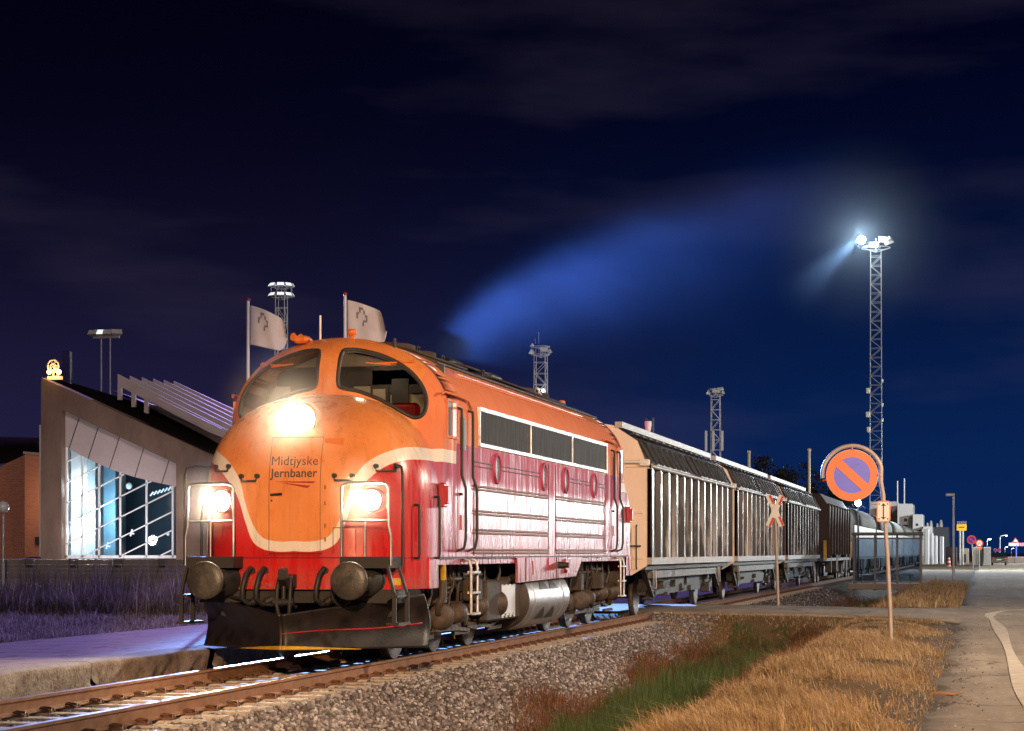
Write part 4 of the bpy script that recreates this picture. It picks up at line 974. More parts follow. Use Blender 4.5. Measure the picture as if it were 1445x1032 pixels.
    for sx in (-1, 1):
        t = MB(); t.bar((sx*.72,-.02,4.17),(sx*.72,L+.02,4.17), .16, .13); t.build('roof_guide', M['wag_rail'], tr)
        t = MB(); t.tube([(sx*1.0,.05,3.98),(sx*1.0,L-.05,3.98)], .03, 6)
        for k in range(16): t.box(*sorted((sx*.94, sx*1.08)), .3+k*(L-.6)/15-.2, .3+k*(L-.6)/15+.12, 3.955, 3.985)
        t.build('roller_track', M['frame'], tr)
    u = MB(); u.box(-1.3,1.3,.05,L-.05,1.03,1.14); u.box(-.5,.5,-.35,L+.35,.82,1.02); u.build('floor_frame', M['frame'], w)
    for sx in (-1, 1):
        b = MB(); b.box(*sorted((sx*1.18, sx*1.30)), 1.0, L-2.2, .84, 1.0); b.build('longitudinal_beam', M['frame_grey'], w)
        p = MB(); p.prism([(1.8,.84),(3.0,.44),(L-4.6,.44),(L-3.4,.84)], 'x', *sorted((sx*1.02, sx*1.08))); p.build('side_skirt', M['frame'], w)
        br = MB(); br.prism([(.6,1.03),(.9,1.03),(2.05,.42),(1.9,.38)], 'x', *sorted((sx*1.10, sx*1.2))); br.prism([(L-2.6,1.03),(L-2.3,1.03),(L-1.25,.5),(L-1.4,.46)], 'x', *sorted((sx*1.10, sx*1.2)))
        for k in range(14):
            yy = rnd.uniform(1, L-1); z = rnd.uniform(.35, .8); br.bbox(*sorted((sx*.9, sx*rnd.uniform(1.05,1.22))), yy, yy+rnd.uniform(.1,.5), z, z+rnd.uniform(.06,.28), .01)
        br.build('brake_gear', M['frame'], w)
        for yy in (.95, L-2.6):
            lb = MB(); lb.tube([(sx*1.33,yy,1.02),(sx*1.34,yy,.62),(sx*1.34,yy+.35,.62),(sx*1.33,yy+.35,1.02)], .02, 6); lb.build('step', M['galv'], w)
        for yy in (2.0, L-3.1):
            wh = MB().lathe([(.06,-.07),(.13,-.07),(.15,-.03),(.36,-.02),(.40,-.06),(.46,-.06),(.46,.055),(.40,.06),(.36,.02),(.14,.05),(.06,.06)], (sx*.72,yy,.46), (sx,0,0), 36).build('wheel', M['wheel'], w)
            MB().lathe([(.405,.062),(.458,.0585)], (sx*.72,yy,.46), (sx,0,0), 36).build('tyre', M['tyre'], wh)
            sp = MB(); sp.bbox(*sorted((sx*.92, sx*1.16)), yy-.16, yy+.16, .34, .62, .02)
            for j in range(5): sp.box(*sorted((sx*.98, sx*1.1)), yy-.62+.1*j, yy+.62-.1*j, .62+.025*j, .642+.025*j)
            for q in (-.75, .75): sp.prism([(yy+q-.08,.82),(yy+q+.08,.82),(yy+q*.92+.05,.56),(yy+q*.92-.05,.56)], 'x', *sorted((sx*.96, sx*1.12)))
            sp.build('axle_spring', M['frame'], w)
    for yy in (2.0, L-3.1): MB().cyl((-.75,yy,.46),(.75,yy,.46), .08, n=12).build('axle', M['frame'], w)
    for sx in (-.875, .875):
        for yo, dr_ in ((0,-1),(L,1)):
            MB().lathe([(.10,-.05),(.10,.30),(.07,.31),(.07,.52),(.20,.53),(.20,.56),(.05,.58)], (sx,yo,1.06), (0,dr_,0), 18).build('buffer', M['black_steel'], w)
    return w
wagon(45.45, 15.3, M['wag_grey'], 'wag_roof', 'grey-brown ribbed sliding wall wagon coupled right behind the locomotive', 1)
M['wag_roof_brown'] = surf('wagon_roof_brown', (.10,.058,.048), (.06,.036,.03), 3, .5, bump=.2)
M['wag_roof_dark'] = surf('wagon_roof_dark', (.042,.042,.040), (.025,.025,.024), 3, .5, bump=.2)
wagon(62.0, 15.3, M['wag_brown'], 'wag_roof_brown', 'reddish brown sliding wall wagon between the two greyer ones', 2)
wagon(78.5, 15.9, M['wag_dark'], 'wag_roof_dark', 'dark grey sliding wall wagon, third and last of the ribbed ones', 3)
# a tall dark hopper between the ribbed wagons and the round-roofed ones
hp = thing('hopper_wagon', 'tall unlit dark brown hopper wagon with yellow platform handles', 'freight wagon', (TX, 98.0, 0))
M['hopper'] = surf('hopper_brown', (.035,.018,.014), (.02,.012,.01), 3, .7)
h = MB(); h.prism([(-1.3,1.6),(-1.38,3.6),(-1.0,4.15),(1.0,4.15),(1.38,3.6),(1.3,1.6),(.6,1.1),(-.6,1.1)], 'y', 2.2, 18.5)
for k in range(9):
    for sx in (-1, 1): h.box(*sorted((sx*1.30, sx*1.44)), 2.4+2.0*k-.05, 2.4+2.0*k+.05, 1.3, 3.7)
h.build('hopper_body', M['hopper'], hp)
u = MB(); u.box(-1.3,1.3,0,21,1.0,1.14); u.box(-.5,.5,-.4,21.4,.8,1.0)
for k in range(30): yy = RNG.uniform(.3,20.5); sx = RNG.choice([-1,1]); u.box(*sorted((sx*1.0, sx*1.3)), yy, yy+RNG.uniform(.05,.4), RNG.uniform(.3,.6), RNG.uniform(.8,1.4))
u.build('underframe', M['frame'], hp)
for ya in (.25, 19.6):
    for q in (0,.9): MB().tube([(1.32,ya+q,1.1),(1.32,ya+q,1.95),(1.32,ya+q+.45,1.95),(1.32,ya+q+.45,1.1)], .03, 6).build('handrail', M['yellow'], hp)
    MB().cyl((.9,ya+.6,1.14),(.9,ya+.6,1.8), .03, n=6).lathe([(.22,0),(.22,.03)], (.9,ya+.6,1.8), (1,0,0), 16).build('brake_wheel', M['galv'], hp)
for yy in (2.2, 4.0, 17.2, 19.0):
    for sx in (-1, 1): MB().lathe([(.1,-.06),(.38,-.02),(.46,-.06),(.46,.06),(.38,.02),(.1,.06)], (sx*.72,yy,.46), (sx,0,0), 24).build('wheel', M['wheel'], hp)
# round-roofed wagons further back
M['plank_grey'] = wagon_paint('plank_grey', (.12,.117,.115), (.07,.067,.065), (.36,.35,.34))
rr = thing('round_roof_wagon', 'round roofed pale wagon at the head of the distant row beside the glass shelter', 'freight wagon', (TX, 121, 0), group='round roofed wagons beyond the shelter')
L = 24.6; b = MB()
for sx in (-1, 1): 
    v = []; n = 60
    for z in (1.15, 3.0): v += [(sx*(1.38+(.03 if i % 2 else 0)), .15+(L-.3)*i/n, z) for i in range(n+1)]
    b.add(v, [(i,i+1,n+2+i,n+1+i) for i in range(n)])
b.prism([(-1.36,1.15),(-1.36,3.0),(1.36,3.0),(1.36,1.15)], 'y', .1, L-.1); b.build('side_wall', M['plank_grey'], rr)
M['roof_grey'] = surf('roof_grey', (.10,.097,.095), (.06,.06,.057), 2, .75, spec=.2)
r = MB(); r.sheet(lambda u, v: (-1.42*math.cos(u*math.pi), L*v, 3.0+1.2*max(0, math.sin(u*math.pi))**.75), 28, 3, (0,0,-.05)); 
for q in (.0, L/3, 2*L/3, L-.1): r.grid(lambda u, v: (-1.45*math.cos(u*math.pi), q+.1*v, 3.0+1.24*max(0, math.sin(u*math.pi))**.75), 28, 1)
ra = r.build('roof', M['roof_grey'], rr)
e = MB(); e.prism([(-1.42*math.cos(k/28*math.pi), 3.0+1.19*max(0, math.sin(k/28*math.pi))**.75) for k in range(29)], 'y', .1, .2); e.prism([(-1.42*math.cos(k/28*math.pi), 3.0+1.19*max(0, math.sin(k/28*math.pi))**.75) for k in range(29)], 'y', L-.2, L-.1); e.build('end_gable', M['plank_grey'], rr)
u = MB(); u.box(-1.3,1.3,.1,L-.1,1.0,1.14); u.box(-.5,.5,-.3,L+.3,.8,1.0)
for k in range(26): yy = RNG.uniform(1,L-1.5); u.box(1.0, 1.28, yy, yy+RNG.uniform(.1,.6), RNG.uniform(.3,.6), .99)
u.build('underframe', M['frame'], rr)
for yy in (2.5, 4.3, L-4.3, L-2.5): 
    for sx in (-1, 1): MB().lathe([(.1,-.06),(.38,-.02),(.46,-.06),(.46,.06),(.38,.02),(.1,.06)], (sx*.72,yy,.46), (sx,0,0), 24).build('wheel', M['wheel'], rr)
ORD = ['second','third','fourth','fifth','last']
for k in range(1, 6):
    c = copy_tree(rr); c.location = (TX, 121+26*k, 0); c['label'] = 'round roofed pale wagon, %s in the distant row beyond the shelter' % ORD[k-1]

# ================================================================ station building on the left
BY = 80.
M['conc_dark'] = surf('column_concrete', (.22,.145,.105), (.125,.08,.06), 1.4, .85, bump=.3, stretch=(1,1,.35), hi=.72)
M['panel'] = surf('soffit_panel', (.54,.46,.45), (.47,.40,.39), 1.2, .6, bump=.05)

rb_ = NT('roof_felt_matt'); rb_.n.remove(rb_.p); db_ = rb_.node('ShaderNodeBsdfDiffuse'); rb_.l.new(rb_.mix(rb_.noise(1.5, rb_.coord(), 5), (.010,.008,.007), (.02,.016,.014)), db_.inputs['Color']); rb_.l.new(db_.outputs[0], rb_.out.inputs['Surface']); M['roof_black'] = rb_.mat
M['roof_brownish'] = surf('roof_sheet', (.13,.10,.095), (.09,.07,.065), 1.5, .7)
M['inner_white'] = surf('inner_white', (.8,.8,.8), (.74,.75,.76), 1, .6, bump=0)
M['inner_blue'] = surf('inner_wall', (.05,.085,.12), (.03,.055,.085), .8, .5, bump=.05)
M['win_glass'] = glass('window_glass', (.80,.92,1.0), .7, .95)
st = thing('station_building', 'modern station hall with a slanting concrete frame and glowing glass wall', 'building', (0, 0, 0))
def A(px, py, dy=0.): return at(px, py, BY+dy)
ZB = 1.16
def pris(pxs, y0, y1, mats, name, parent):
    P = [(p.x, p.z) for p in (A(*q) for q in pxs)]
    m = MB(); m.prism(P, 'y', BY+y0, BY+y1); return m.build(name, mats, parent)
pris([(63,538),(92,577),(92,790),(63,790)], -.35, .35, M['conc_dark'], 'column', st)
pris([(253,653),(330,690),(330,790),(253,790)], -.34, .35, M['conc_dark'], 'column', st)
beam = pris([(64,534),(330,655),(330,692),(253,655),(91,578.5),(64,565)], -.36, .40, M['conc_dark'], 'sloping_beam', st)
# panels under the beam, with a curved lower edge
low = [(91,630),(105,638),(130,651),(158,663),(188,673),(220,681),(253,688)]
pm = MB(); top = lambda x: 578.5+(653-578.5)*(x-91)/(253-91)
sp = MB(); P = [A(x, top(x)+1) for x, _ in low]; Q = [A(x, y) for x, y in low]
pm.prism([(p.x, p.z) for p in P]+[(q.x, q.z) for q in reversed(Q)], 'y', BY+.02, BY+.14); pa = pm.build('soffit_panel', M['panel'], st)
for xt, xb in ((112,97),(139,124),(169,154),(203,190),(239,228)):
    a = A(xt, top(xt)+1); yb = np.interp(xb, [q[0] for q in low], [q[1] for q in low]); b_ = A(xb, float(yb))
    sp.bar((a.x,BY+.015,a.z),(b_.x,BY+.015,b_.z), .03, .02, up=(0,1,0))
sp.build('panel_joint', M['dark_panel'], pa)
# glass wall
gy = lambda x: float(np.interp(x, [q[0] for q in low], [q[1] for q in low]))
gm_ = MB(); P = [A(x, y) for x, y in low]; B0 = [A(253, 786), A(91, 786)]
gm_.add([(p.x, BY+.10, p.z) for p in P]+[(p.x, BY+.10, p.z) for p in B0], [tuple(range(len(P)+2))]); gl = gm_.build('glass_wall', M['win_glass'], st)
fm = MB(); M['mullion'] = surf('mullion', (.85,.86,.86), (.78,.80,.80), 2, .4, bump=0)
def fbar(a, b, w=.08): p, q = A(*a), A(*b); fm.bar((p.x,BY+.07,p.z),(q.x,BY+.07,q.z), w, .07, up=(0,1,0))
for x in (93, 115, 139, 169, 206, 243): fbar((x, gy(x)), (x, 787), .07)
for (x0, y0) in ((93,652),(93,681),(93,710),(93,739),(93,768),(93,797),(139,800),(170,812)):
    def yl(x): return y0+(x-x0)*(-.48) if False else y0-(x-93)*.50 if x0 == 93 else y0-(x-x0)*.5
    pts_ = [(x, yl(x)) for x in np.linspace(x0, 243, 60) if gy(x) < yl(x) < 786]
    if len(pts_) > 2: fbar(pts_[0], pts_[-1], .045)
fbar((91,786),(253,786), .12); fm.build('mullions', M['mullion'], gl)
ins = MB(); a, b_ = A(91, 786), A(253, 786); xa, xb = a.x, b_.x
ins.prism([(xa-.5,ZB),(xb+.9,ZB),(xb+.9,4.3),(xa-.5,7.6)], 'y', BY+7.5, BY+7.6, 0); ins.box(xa-.6, xa-.5, BY+.4, BY+7.5, ZB, 7.4, 1); ins.box(xb+.9, xb+1.0, BY+.4, BY+7.5, ZB, 4.3, 0); ins.box(xa-.5, xb+.9, BY+.4, BY+7.6, ZB-.1, ZB, 0)
ins.box(xa+.02, xa+.72, BY+.6, BY+1.4, ZB, 6.2, 1); ins.box(xa+.74, xa+1.25, BY+2.2, BY+2.3, ZB, 6, 2)
ins.box(xa+3.6, xa+5.2, BY+4, BY+5.6, ZB, 2.9, 2); ins.box(xa+4.1, xa+4.16, BY+3.9, BY+4, ZB, 2.9, 1); ins.box(xa+3.6, xa+5.2, BY+3.9, BY+3.99, 2.85, 2.95, 1)
ins.box(xb-.22, xb+.02, BY+.35, BY+.5, ZB, 3.3, 1)
interior = ins.build('interior_room', [M['inner_blue'], M['inner_white'], surf('inner_pale', (.16,.28,.36), (.12,.22,.30), 1, .5, bump=0)], st)
sg = A(233, 731); 
ex = MB(); p = A(196, 722); ex.box(p.x-.16, p.x+.16, BY+5, BY+5.05, p.z-.09, p.z+.09); ex.build('exit_lamp', emit('exit_green', (.1,1,.62), 2.2), interior)
bl = MB()
for px, py, rr_ in ((182,686,.14),(237,754,.07)): q = at(px, py, BY+3); bl.lathe([(.02,-rr_),(rr_*.7,-rr_*.7),(rr_,0),(rr_*.7,rr_*.7),(.02,rr_)], (q.x, BY+3, q.z), (0,0,1), 14)
bl.build('globe_lamp', emit('globe_lamp', (.7,.9,1.0), .22), interior)
lm = MB()
for k in range(7): q = at(212+5*k, 700-1.5*k, BY+2); lm.bar((q.x,BY+2,q.z),(q.x+.13,BY+2,q.z+.16), .05, .05)
for px, py in ((122,760),(150,770),(184,752)): q = at(px, py, BY+1.2); lm.bar((q.x,BY+1.2,q.z-.14),(q.x+.08,BY+1.2,q.z+.14), .05, .05); lm.bar((q.x,BY+1.2,q.z),(q.x+.16,BY+1.2,q.z-.05), .05, .05)
lm.build('ceiling_lamp', emit('ceiling_lamp', (.75,.92,1.0), .5), interior)
light('station_lamp', 'POINT', (xa+1.6, BY+1.0, 2.9), 230, (.66,.90,1.0), size=.3)
light('station_lamp', 'POINT', (xa+.42, BY+.33, 4.0), 60, (.85,.97,1.0), size=.1)
light('station_lamp', 'POINT', (xb+.5, BY+3.0, 2.6), 60, (.66,.90,1.0), size=.3)
light('facade_fill', 'POINT', (xa+2.4, BY-3.2, 1.9), 330, (1.0,.92,.96), size=.2)  # unseen light added to brighten the facade and mullions
light('station_lamp', 'POINT', (xa+.15, BY+.30, 2.2), 45, (.85,.97,1.0), size=.1)
# roof: rises away from the front beam
f0, f1 = A(66, 537), A(330, 652); k0, k1 = at(88, 536, BY+16), at(340, 612, BY+16)
rm = MB(); rm.sheet(lambda u, v: tuple((f0+(f1-f0)*u)*(1-v)+(k0+(k1-k0)*u)*v), 24, 8, (0,0,-.3)); rm.build('roof', M['roof_black'], st)
def q4(c, th, name, mat, par): m = MB(); m.sheet(lambda u, v: tuple((c[0]+(c[1]-c[0])*u)*(1-v)+(c[3]+(c[2]-c[3])*u)*v), 4, 2, th); return m.build(name, mat, par)
q4([at(196,565,BY+9), at(318,628,BY+4), at(318,606,BY+15), at(160,551,BY+15)], (0,0,-.1), 'roof_sheet', M['roof_brownish'], st)
# white louvre frames on the roof
M['fin_white'] = surf('fin_white', (.62,.56,.55), (.52,.46,.45), 1.5, .55, bump=.05)
for k, (ax_, ay, bx_, by) in enumerate(((166,528,330,612),(183,530.5,330,603),(200,532.5,330,597),(216,534.5,330,590),(231,536.5,330,584),(245,538,330,578))):
    yy = BY+8+3.2*k; a, b_ = at(ax_, ay, yy), at(bx_, by, yy); t = .62 if k == 0 else .5
    m = MB(); m.prism([(a.x,a.z),(b_.x,b_.z),(b_.x,b_.z-t*.8),(a.x,a.z-t*.8)], 'y', yy, yy+.14)
    if k == 0:
        for px in (168.5, 188, 206): c = at(px, 0, yy); zt = a.z+(b_.z-a.z)*(c.x-a.x)/(b_.x-a.x); m.box(c.x-.09, c.x+.09, yy+.003, yy+.137, zt-1.1, zt-t*.7)
    m.build('roof_louvre', M['fin_white'], st)
gt = MB(); a, b_ = at(215,560,BY+7), at(312,607,BY+7); gt.bar(a, b_, .12, .12); gt.build('roof_gutter', M['fin_white'], st)
pris([(57,600),(63,600),(63,786),(57,786)], -.1, .3, M['mullion'], 'side_window', st)
# lit ornament and chimney on the roof corner
orn = thing('roof_ornament', 'lit golden wheel ornament standing on the corner of the station roof', 'ornament', A(75, 534))
o1 = MB(); o1.tube([(.0+.24*math.cos(i/20*2*math.pi),0,.50+.24*math.sin(i/20*2*math.pi)) for i in range(20)], .04, 6, closed=True); o1.tube([(.0+.13*math.cos(i/20*2*math.pi),0,.46+.13*math.sin(i/20*2*math.pi)) for i in range(20)], .03, 6, closed=True)
for k in range(6): o1.bar((0,0,.5),(.24*math.cos(k),0,.5+.24*math.sin(k)), .02, .02)
o1.bar((.0,0,.0),(.05,0,.5), .05, .05); o1.bar((.2,0,0),(.16,0,.4), .04, .04); o1.bar((.0,0,.32),(.25,0,.14), .04, .04); o1.build('wheel_frame', M['white_paint'], orn)
for x in (-.13, .30): MB().lathe([(.03,-.05),(.085,-.02),(.085,.02),(.03,.05)], (x,-.1,.24), (0,1,0), 14).build('lamp', emit('amber_lamp', (1,.55,.10), 22), orn)
MB().box(-.2,.36,-.12,.12,-.05,.08).build('base', emit('amber_glow', (1,.42,.04), 1.2), orn)
light('ornament_lamp', 'POINT', A(76, 522, -.45), 25, (1,.55,.15), size=.08)
ch = thing('chimney', 'dark blue chimney stack with a pale edge pipe behind the roof ornament', 'chimney', at(95, 540, BY+12))
M['chim'] = surf('chimney_blue', (.02,.02,.10), (.03,.03,.13), 2, .6)
MB().bbox(-.17,.17,-.17,.17,-1.5,1.45,.02).build('stack', M['chim'], ch); MB().cyl((.2,-.1,-1.5),(.2,-.1,1.4), .025, n=6).build('pipe', M['galv'], ch)
MB().tube([(-.20,0,.95),(-.42,0,.95),(-.42,0,.45),(-.20,0,.45)], .015, 6).build('bracket', M['galv'], ch)
# brick wing at the far left
M['brick'] = None
def brick_mat():
    t = NT('brick_wall'); br = t.node('ShaderNodeTexBrick'); br.inputs['Scale'].default_value = 1; br.inputs['Brick Width'].default_value = .24; br.inputs['Row Height'].default_value = .075; br.inputs['Mortar Size'].default_value = .008
    br.inputs['Color1'].default_value = (.46,.18,.09,1); br.inputs['Color2'].default_value = (.36,.13,.065,1); br.inputs['Mortar'].default_value = (.38,.28,.21,1)
    c = t.node('ShaderNodeTexCoord'); m = t.node('ShaderNodeMapping'); m.inputs['Rotation'].default_value = (R(90),0,0); t.l.new(c.outputs['Object'], m.inputs[0]); t.l.new(m.outputs[0], br.inputs['Vector'])
    t.set(Base_Color=br.outputs['Color'], Roughness=.85); t.bump(br.outputs['Fac'], -.3, .01); return t.mat
M['brick'] = brick_mat()
bw = thing('brick_wing', 'red brick wing with a dark pitched roof left of the concrete frame', 'building', (0,0,0))
P = [at(35,640,BY+4), at(58,640,BY+4), at(58,786,BY+4), at(35,786,BY+4)]
m = MB(); m.prism([(p.x,p.z) for p in P], 'y', BY+4, BY+8); m.build('end_wall', M['brick'], bw)
P = [at(34.8,642,BY+7), at(-20,668,BY+7), at(-20,790,BY+7), at(34.8,790,BY+7)]
m = MB(); m.prism([(p.x,p.z) for p in P], 'y', BY+7, BY+7.4); m.build('side_wall', M['brick'], bw)
m = MB(); a, b_ = at(34,639,BY+4), at(59,641,BY+4); m.bar((a.x,BY+5.9,a.z),(b_.x,BY+5.9,b_.z), 4, .1); m.build('coping', M['galv'], bw)
q4([at(-20,652,BY+8.5), at(62,644,BY+8.5), at(62,618,BY+16), at(-20,616,BY+16)], (0,0,-.15), 'roof', M['roof_black'], bw)
m = MB(); p = at(53,763,BY+3.95); m.bbox(p.x-.09,p.x+.09,BY+3.85,BY+4,p.z-.16,p.z+.16,.03); m.build('wall_lamp', M['black_steel'], bw)
light('wall_lamp_light', 'POINT', (at(50,700,BY+2.6).x, BY+2.4, 3.6), 55, (1,.62,.34), size=.12)
# terrace wall and its railing
tw = MB(); tw.box(-75, -24, BY-4.6, BY+9, .0, ZB-.03); tag(tw.build('terrace_wall', M['concrete']), 'low concrete terrace wall under the station hall', 'wall')
rl = thing('terrace_railing', 'metal railing with square posts along the station terrace', 'railing', (0, BY-5.0, 0))
ra_ = MB()
for z in (.62,.78,.94): ra_.tube([(-62,0,z),(-26,0,z)], .018, 6)
ra_.build('rail_bar', M['galv'], rl)
for k in range(22):
    x = -62+1.78*k; p = MB(); p.tube([(x-.17,0,.1),(x-.17,0,1.14),(x+.17,0,1.14),(x+.17,0,.1)], .03, 6); p.box(x-.14,x+.14,-.02,.02,1.0,1.12); p.build('post', M['frame_grey'], rl)
gp = at(4, 716, 72.); gl_ = thing('globe_street_lamp', 'unlit globe lamp on a thin pole before the brick wing', 'street lamp', (gp.x, 72, .1))
MB().cyl((0,0,0),(0,0,gp.z-.35), .04, n=10).cyl((0,0,0),(0,0,.9), .07, n=10).build('pole', M['galv'], gl_)
MB().lathe([(.05,-.22),(.16,-.17),(.23,-.05),(.23,.05),(.16,.17),(.04,.23)], (0,0,gp.z-.1), (0,0,1), 20).build('globe', M['lamp_glass'], gl_)
# ================================================================ floodlight masts
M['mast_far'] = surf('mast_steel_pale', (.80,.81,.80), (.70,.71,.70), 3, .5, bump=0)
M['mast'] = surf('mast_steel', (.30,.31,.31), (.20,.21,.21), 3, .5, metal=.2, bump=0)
def lattice(m, h, w0, w1, pitch, r, z0=0.):
    n = int((h-z0)/pitch); c = lambda z: (w0+(w1-w0)*z/h)/2
    for sx, sy in ((-1,-1),(1,-1),(1,1),(-1,1)): m.tube([(sx*c(z0),sy*c(z0),z0),(sx*c(h),sy*c(h),h)], r, 5)
    for k in range(n):
        za, zb = z0+k*pitch, z0+(k+1)*pitch; a, b = c(za), c(zb); s = 1 if k % 2 else -1
        for (p, q) in (((-s*a,-a,za),(s*b,-b,zb)), ((-s*a,a,za),(s*b,b,zb)), ((-a,-s*a,za),(-b,s*b,zb)), ((a,-s*a,za),(b,s*b,zb))): m.bar(p, q, r*1.3, r*1.3)
        for sx in (-1, 1): m.bar((-b,sx*b,zb),(b,sx*b,zb), r*1.1, r*1.1); m.bar((sx*b,-b,zb),(sx*b,b,zb), r*1.1, r*1.1)
def flood(par, x, y, z, yaw, mat, s=.5):
    m = MB(); m.add([(-s,-.12,-s*.5),(s,-.12,-s*.5),(s,-.12,s*.5),(-s,-.12,s*.5),(-s*.6,.35,-s*.3),(s*.6,.35,-s*.3),(s*.6,.35,s*.3),(-s*.6,.35,s*.3)], [(7,6,5,4),(0,1,5,4),(1,2,6,5),(2,3,7,6),(3,0,4,7)], 0)
    m.box(-s*.94, s*.94, -.11, -.09, -s*.46, s*.46, 1)
    o = m.build('floodlight', [M['mast_far'], mat], par); o.location = (x, y, z); o.rotation_euler = (R(-32), 0, yaw); return o
M['flood_off'] = surf('flood_glass', (.72,.74,.72), (.6,.62,.6), 2, .15, bump=0)
M['flood_dim'] = emit('flood_dim', (.85,.95,.9), .9)
M['flood_hot'] = emit('flood_hot', (.9,.97,1.0), 150)
def mast(px, py, Y, label, w0, w1, pitch, r, heads, lit=None, two=False):
    p = at(px, py, Y); t = thing('floodlight_mast', label, 'light mast', (p.x, Y, -.1)); h = p.z+.1-.9
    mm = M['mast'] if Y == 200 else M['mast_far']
    m = MB(); lattice(m, h, w0, w1, pitch, r); m.build('lattice_tower', mm, t)
    c = MB()
    for z in ((h+.0, h+1.15) if two else (h+.1,)):
        c.tube([(1.3*math.cos(k/12*2*math.pi), 1.3*math.sin(k/12*2*math.pi), z) for k in range(12)], .05, 5, closed=True)
        for k in range(4): a = k*math.pi/2+.4; c.bar((0,0,z-.4),(1.3*math.cos(a),1.3*math.sin(a),z), .06, .06)
    c.cyl((0,0,h-.2),(0,0,h+1.0), .07, n=6)
    if two:
        for k in range(8): a = k*math.pi/4; c.bar((1.3*math.cos(a),1.3*math.sin(a),h),(1.3*math.cos(a),1.3*math.sin(a),h+1.15), .04, .04)
    c.build('lamp_platform', mm, t)
    for (a, z, s) in heads: flood(t, 1.35*math.cos(a), 1.35*math.sin(a), h+z, a+math.pi/2, lit if lit else M['flood_off'], s)
    return t
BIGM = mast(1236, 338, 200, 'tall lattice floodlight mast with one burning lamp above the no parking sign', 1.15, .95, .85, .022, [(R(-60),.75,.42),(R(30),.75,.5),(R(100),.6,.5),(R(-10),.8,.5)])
bp = at(1215.5, 339, 198.4)
bl = MB(); bl.lathe([(.05,-.30),(.34,-.1),(.36,.0),(.34,.1),(.05,.30)], (bp.x-BIGM.location.x, -1.6, bp.z+.1), (0,1,0), 16); bl.build('burning_floodlight', M['flood_hot'], BIGM)
m = MB()
for z, s in ((16.2,.25),(14.0,.28),(12.6,.2)): m.bbox(-.62-s,-.5,-.6,-.3,z,z+.5,.05); m.bbox(.5,.7,-.6,-.4,z+1,z+1.3,.04)
m.build('antenna_box', M['white_paint'], BIGM)
hs8 = [(R(k), z, .42) for k in (-120,-75,-35,10,-150) for z in (.15, 1.3)]
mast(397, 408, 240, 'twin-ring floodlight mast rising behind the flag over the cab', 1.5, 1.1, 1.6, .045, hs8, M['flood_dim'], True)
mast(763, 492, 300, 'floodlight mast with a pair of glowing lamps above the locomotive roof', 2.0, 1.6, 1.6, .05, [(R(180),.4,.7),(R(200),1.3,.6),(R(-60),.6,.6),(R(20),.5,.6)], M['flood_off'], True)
t = MB(); q = at(758, 549, 298); mm_ = [o for o in COL.objects if o.name.startswith('floodlight_mast')][-1]
for dx in (0, .75): t.lathe([(.03,-.1),(.24,0),(.03,.1)], (q.x-mm_.location.x+dx, -1.4, q.z-.0-(.12 if dx else 0)), (0,1,0), 12)
t.build('glowing_lamp', M['flood_dim'] if False else emit('mast_lamp_lit', (.9,.95,1), 9), mm_)
t = MB(); t.cyl((-.3,0,31.5),(-.3,0,33.2), .05, n=5).cyl((-.8,0,31.5),(-.8,0,32.2), .05, n=5); t.build('antenna', M['mast'], mm_)
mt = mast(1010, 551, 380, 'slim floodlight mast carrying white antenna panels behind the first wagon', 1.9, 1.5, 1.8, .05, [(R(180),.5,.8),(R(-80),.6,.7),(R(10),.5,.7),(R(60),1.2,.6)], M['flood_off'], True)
m = MB()
for x in (-1.6,-.3,1.3): m.bbox(x-.22,x+.22,-1.3,-1.0,19.6,23.2,.05)
m.build('antenna_panel', M['white_paint'], mt)
# twin thin lamp poles behind the station roof
p = at(150, 470, 130); t = thing('twin_pole_floodlight', 'pair of thin poles carrying four floodlights behind the station roof', 'light mast', (p.x, 130, 0))
for x in (-.36, .26): MB().cyl((x,0,0),(x,0,p.z-.2), .05, n=8).build('pole', M['galv'], t)
MB().box(-.9,.9,-.06,.06,p.z-.35,p.z-.22).build('crossbar', M['galv'], t)
for x, a in ((-.85,-110),(-.35,-80),(.15,-95),(.75,-55)): flood(t, x, -.1, p.z, R(a)+math.pi/2, M['flood_dim'] if x == -.35 else M['flood_off'], .36)
# small red-topped mast far away, two pale posts behind the wagons
p = at(917, 590, 300); t = thing('radio_mast', 'distant thin radio mast with a red top behind the first wagon roof', 'radio mast', (p.x, 300, 0))
m = MB(); lattice(m, p.z, 1.0, 1.0, 1.5, .035); m.build('lattice_tower', M['mast'], t); MB().lathe([(.15,-2.2),(.5,0),(.5,.5),(.1,.55)], (-.2,-.3,p.z-1), (0,0,1), 10).build('beacon', emit('red_top', (1,.25,.25), .35), t)
M['post_lit'] = surf('post_pale', (.85,.84,.55), (.78,.76,.48), 2, .5)
for (px, py, lab) in ((1142,637,'taller pale yellow post standing behind the last ribbed wagon'), (1057,640,'shorter pale yellow post behind the brown wagon roof')):
    p = at(px, py, 118); o = MB().cyl((0,0,0),(0,0,p.z), .07, n=8).lathe([(.07,0),(.10,.02),(.09,.14),(.02,.16)], (0,0,p.z), (0,0,1), 10).build('slim_post', M['post_lit'], None, (p.x, 118, 0)); tag(o, lab, 'post')

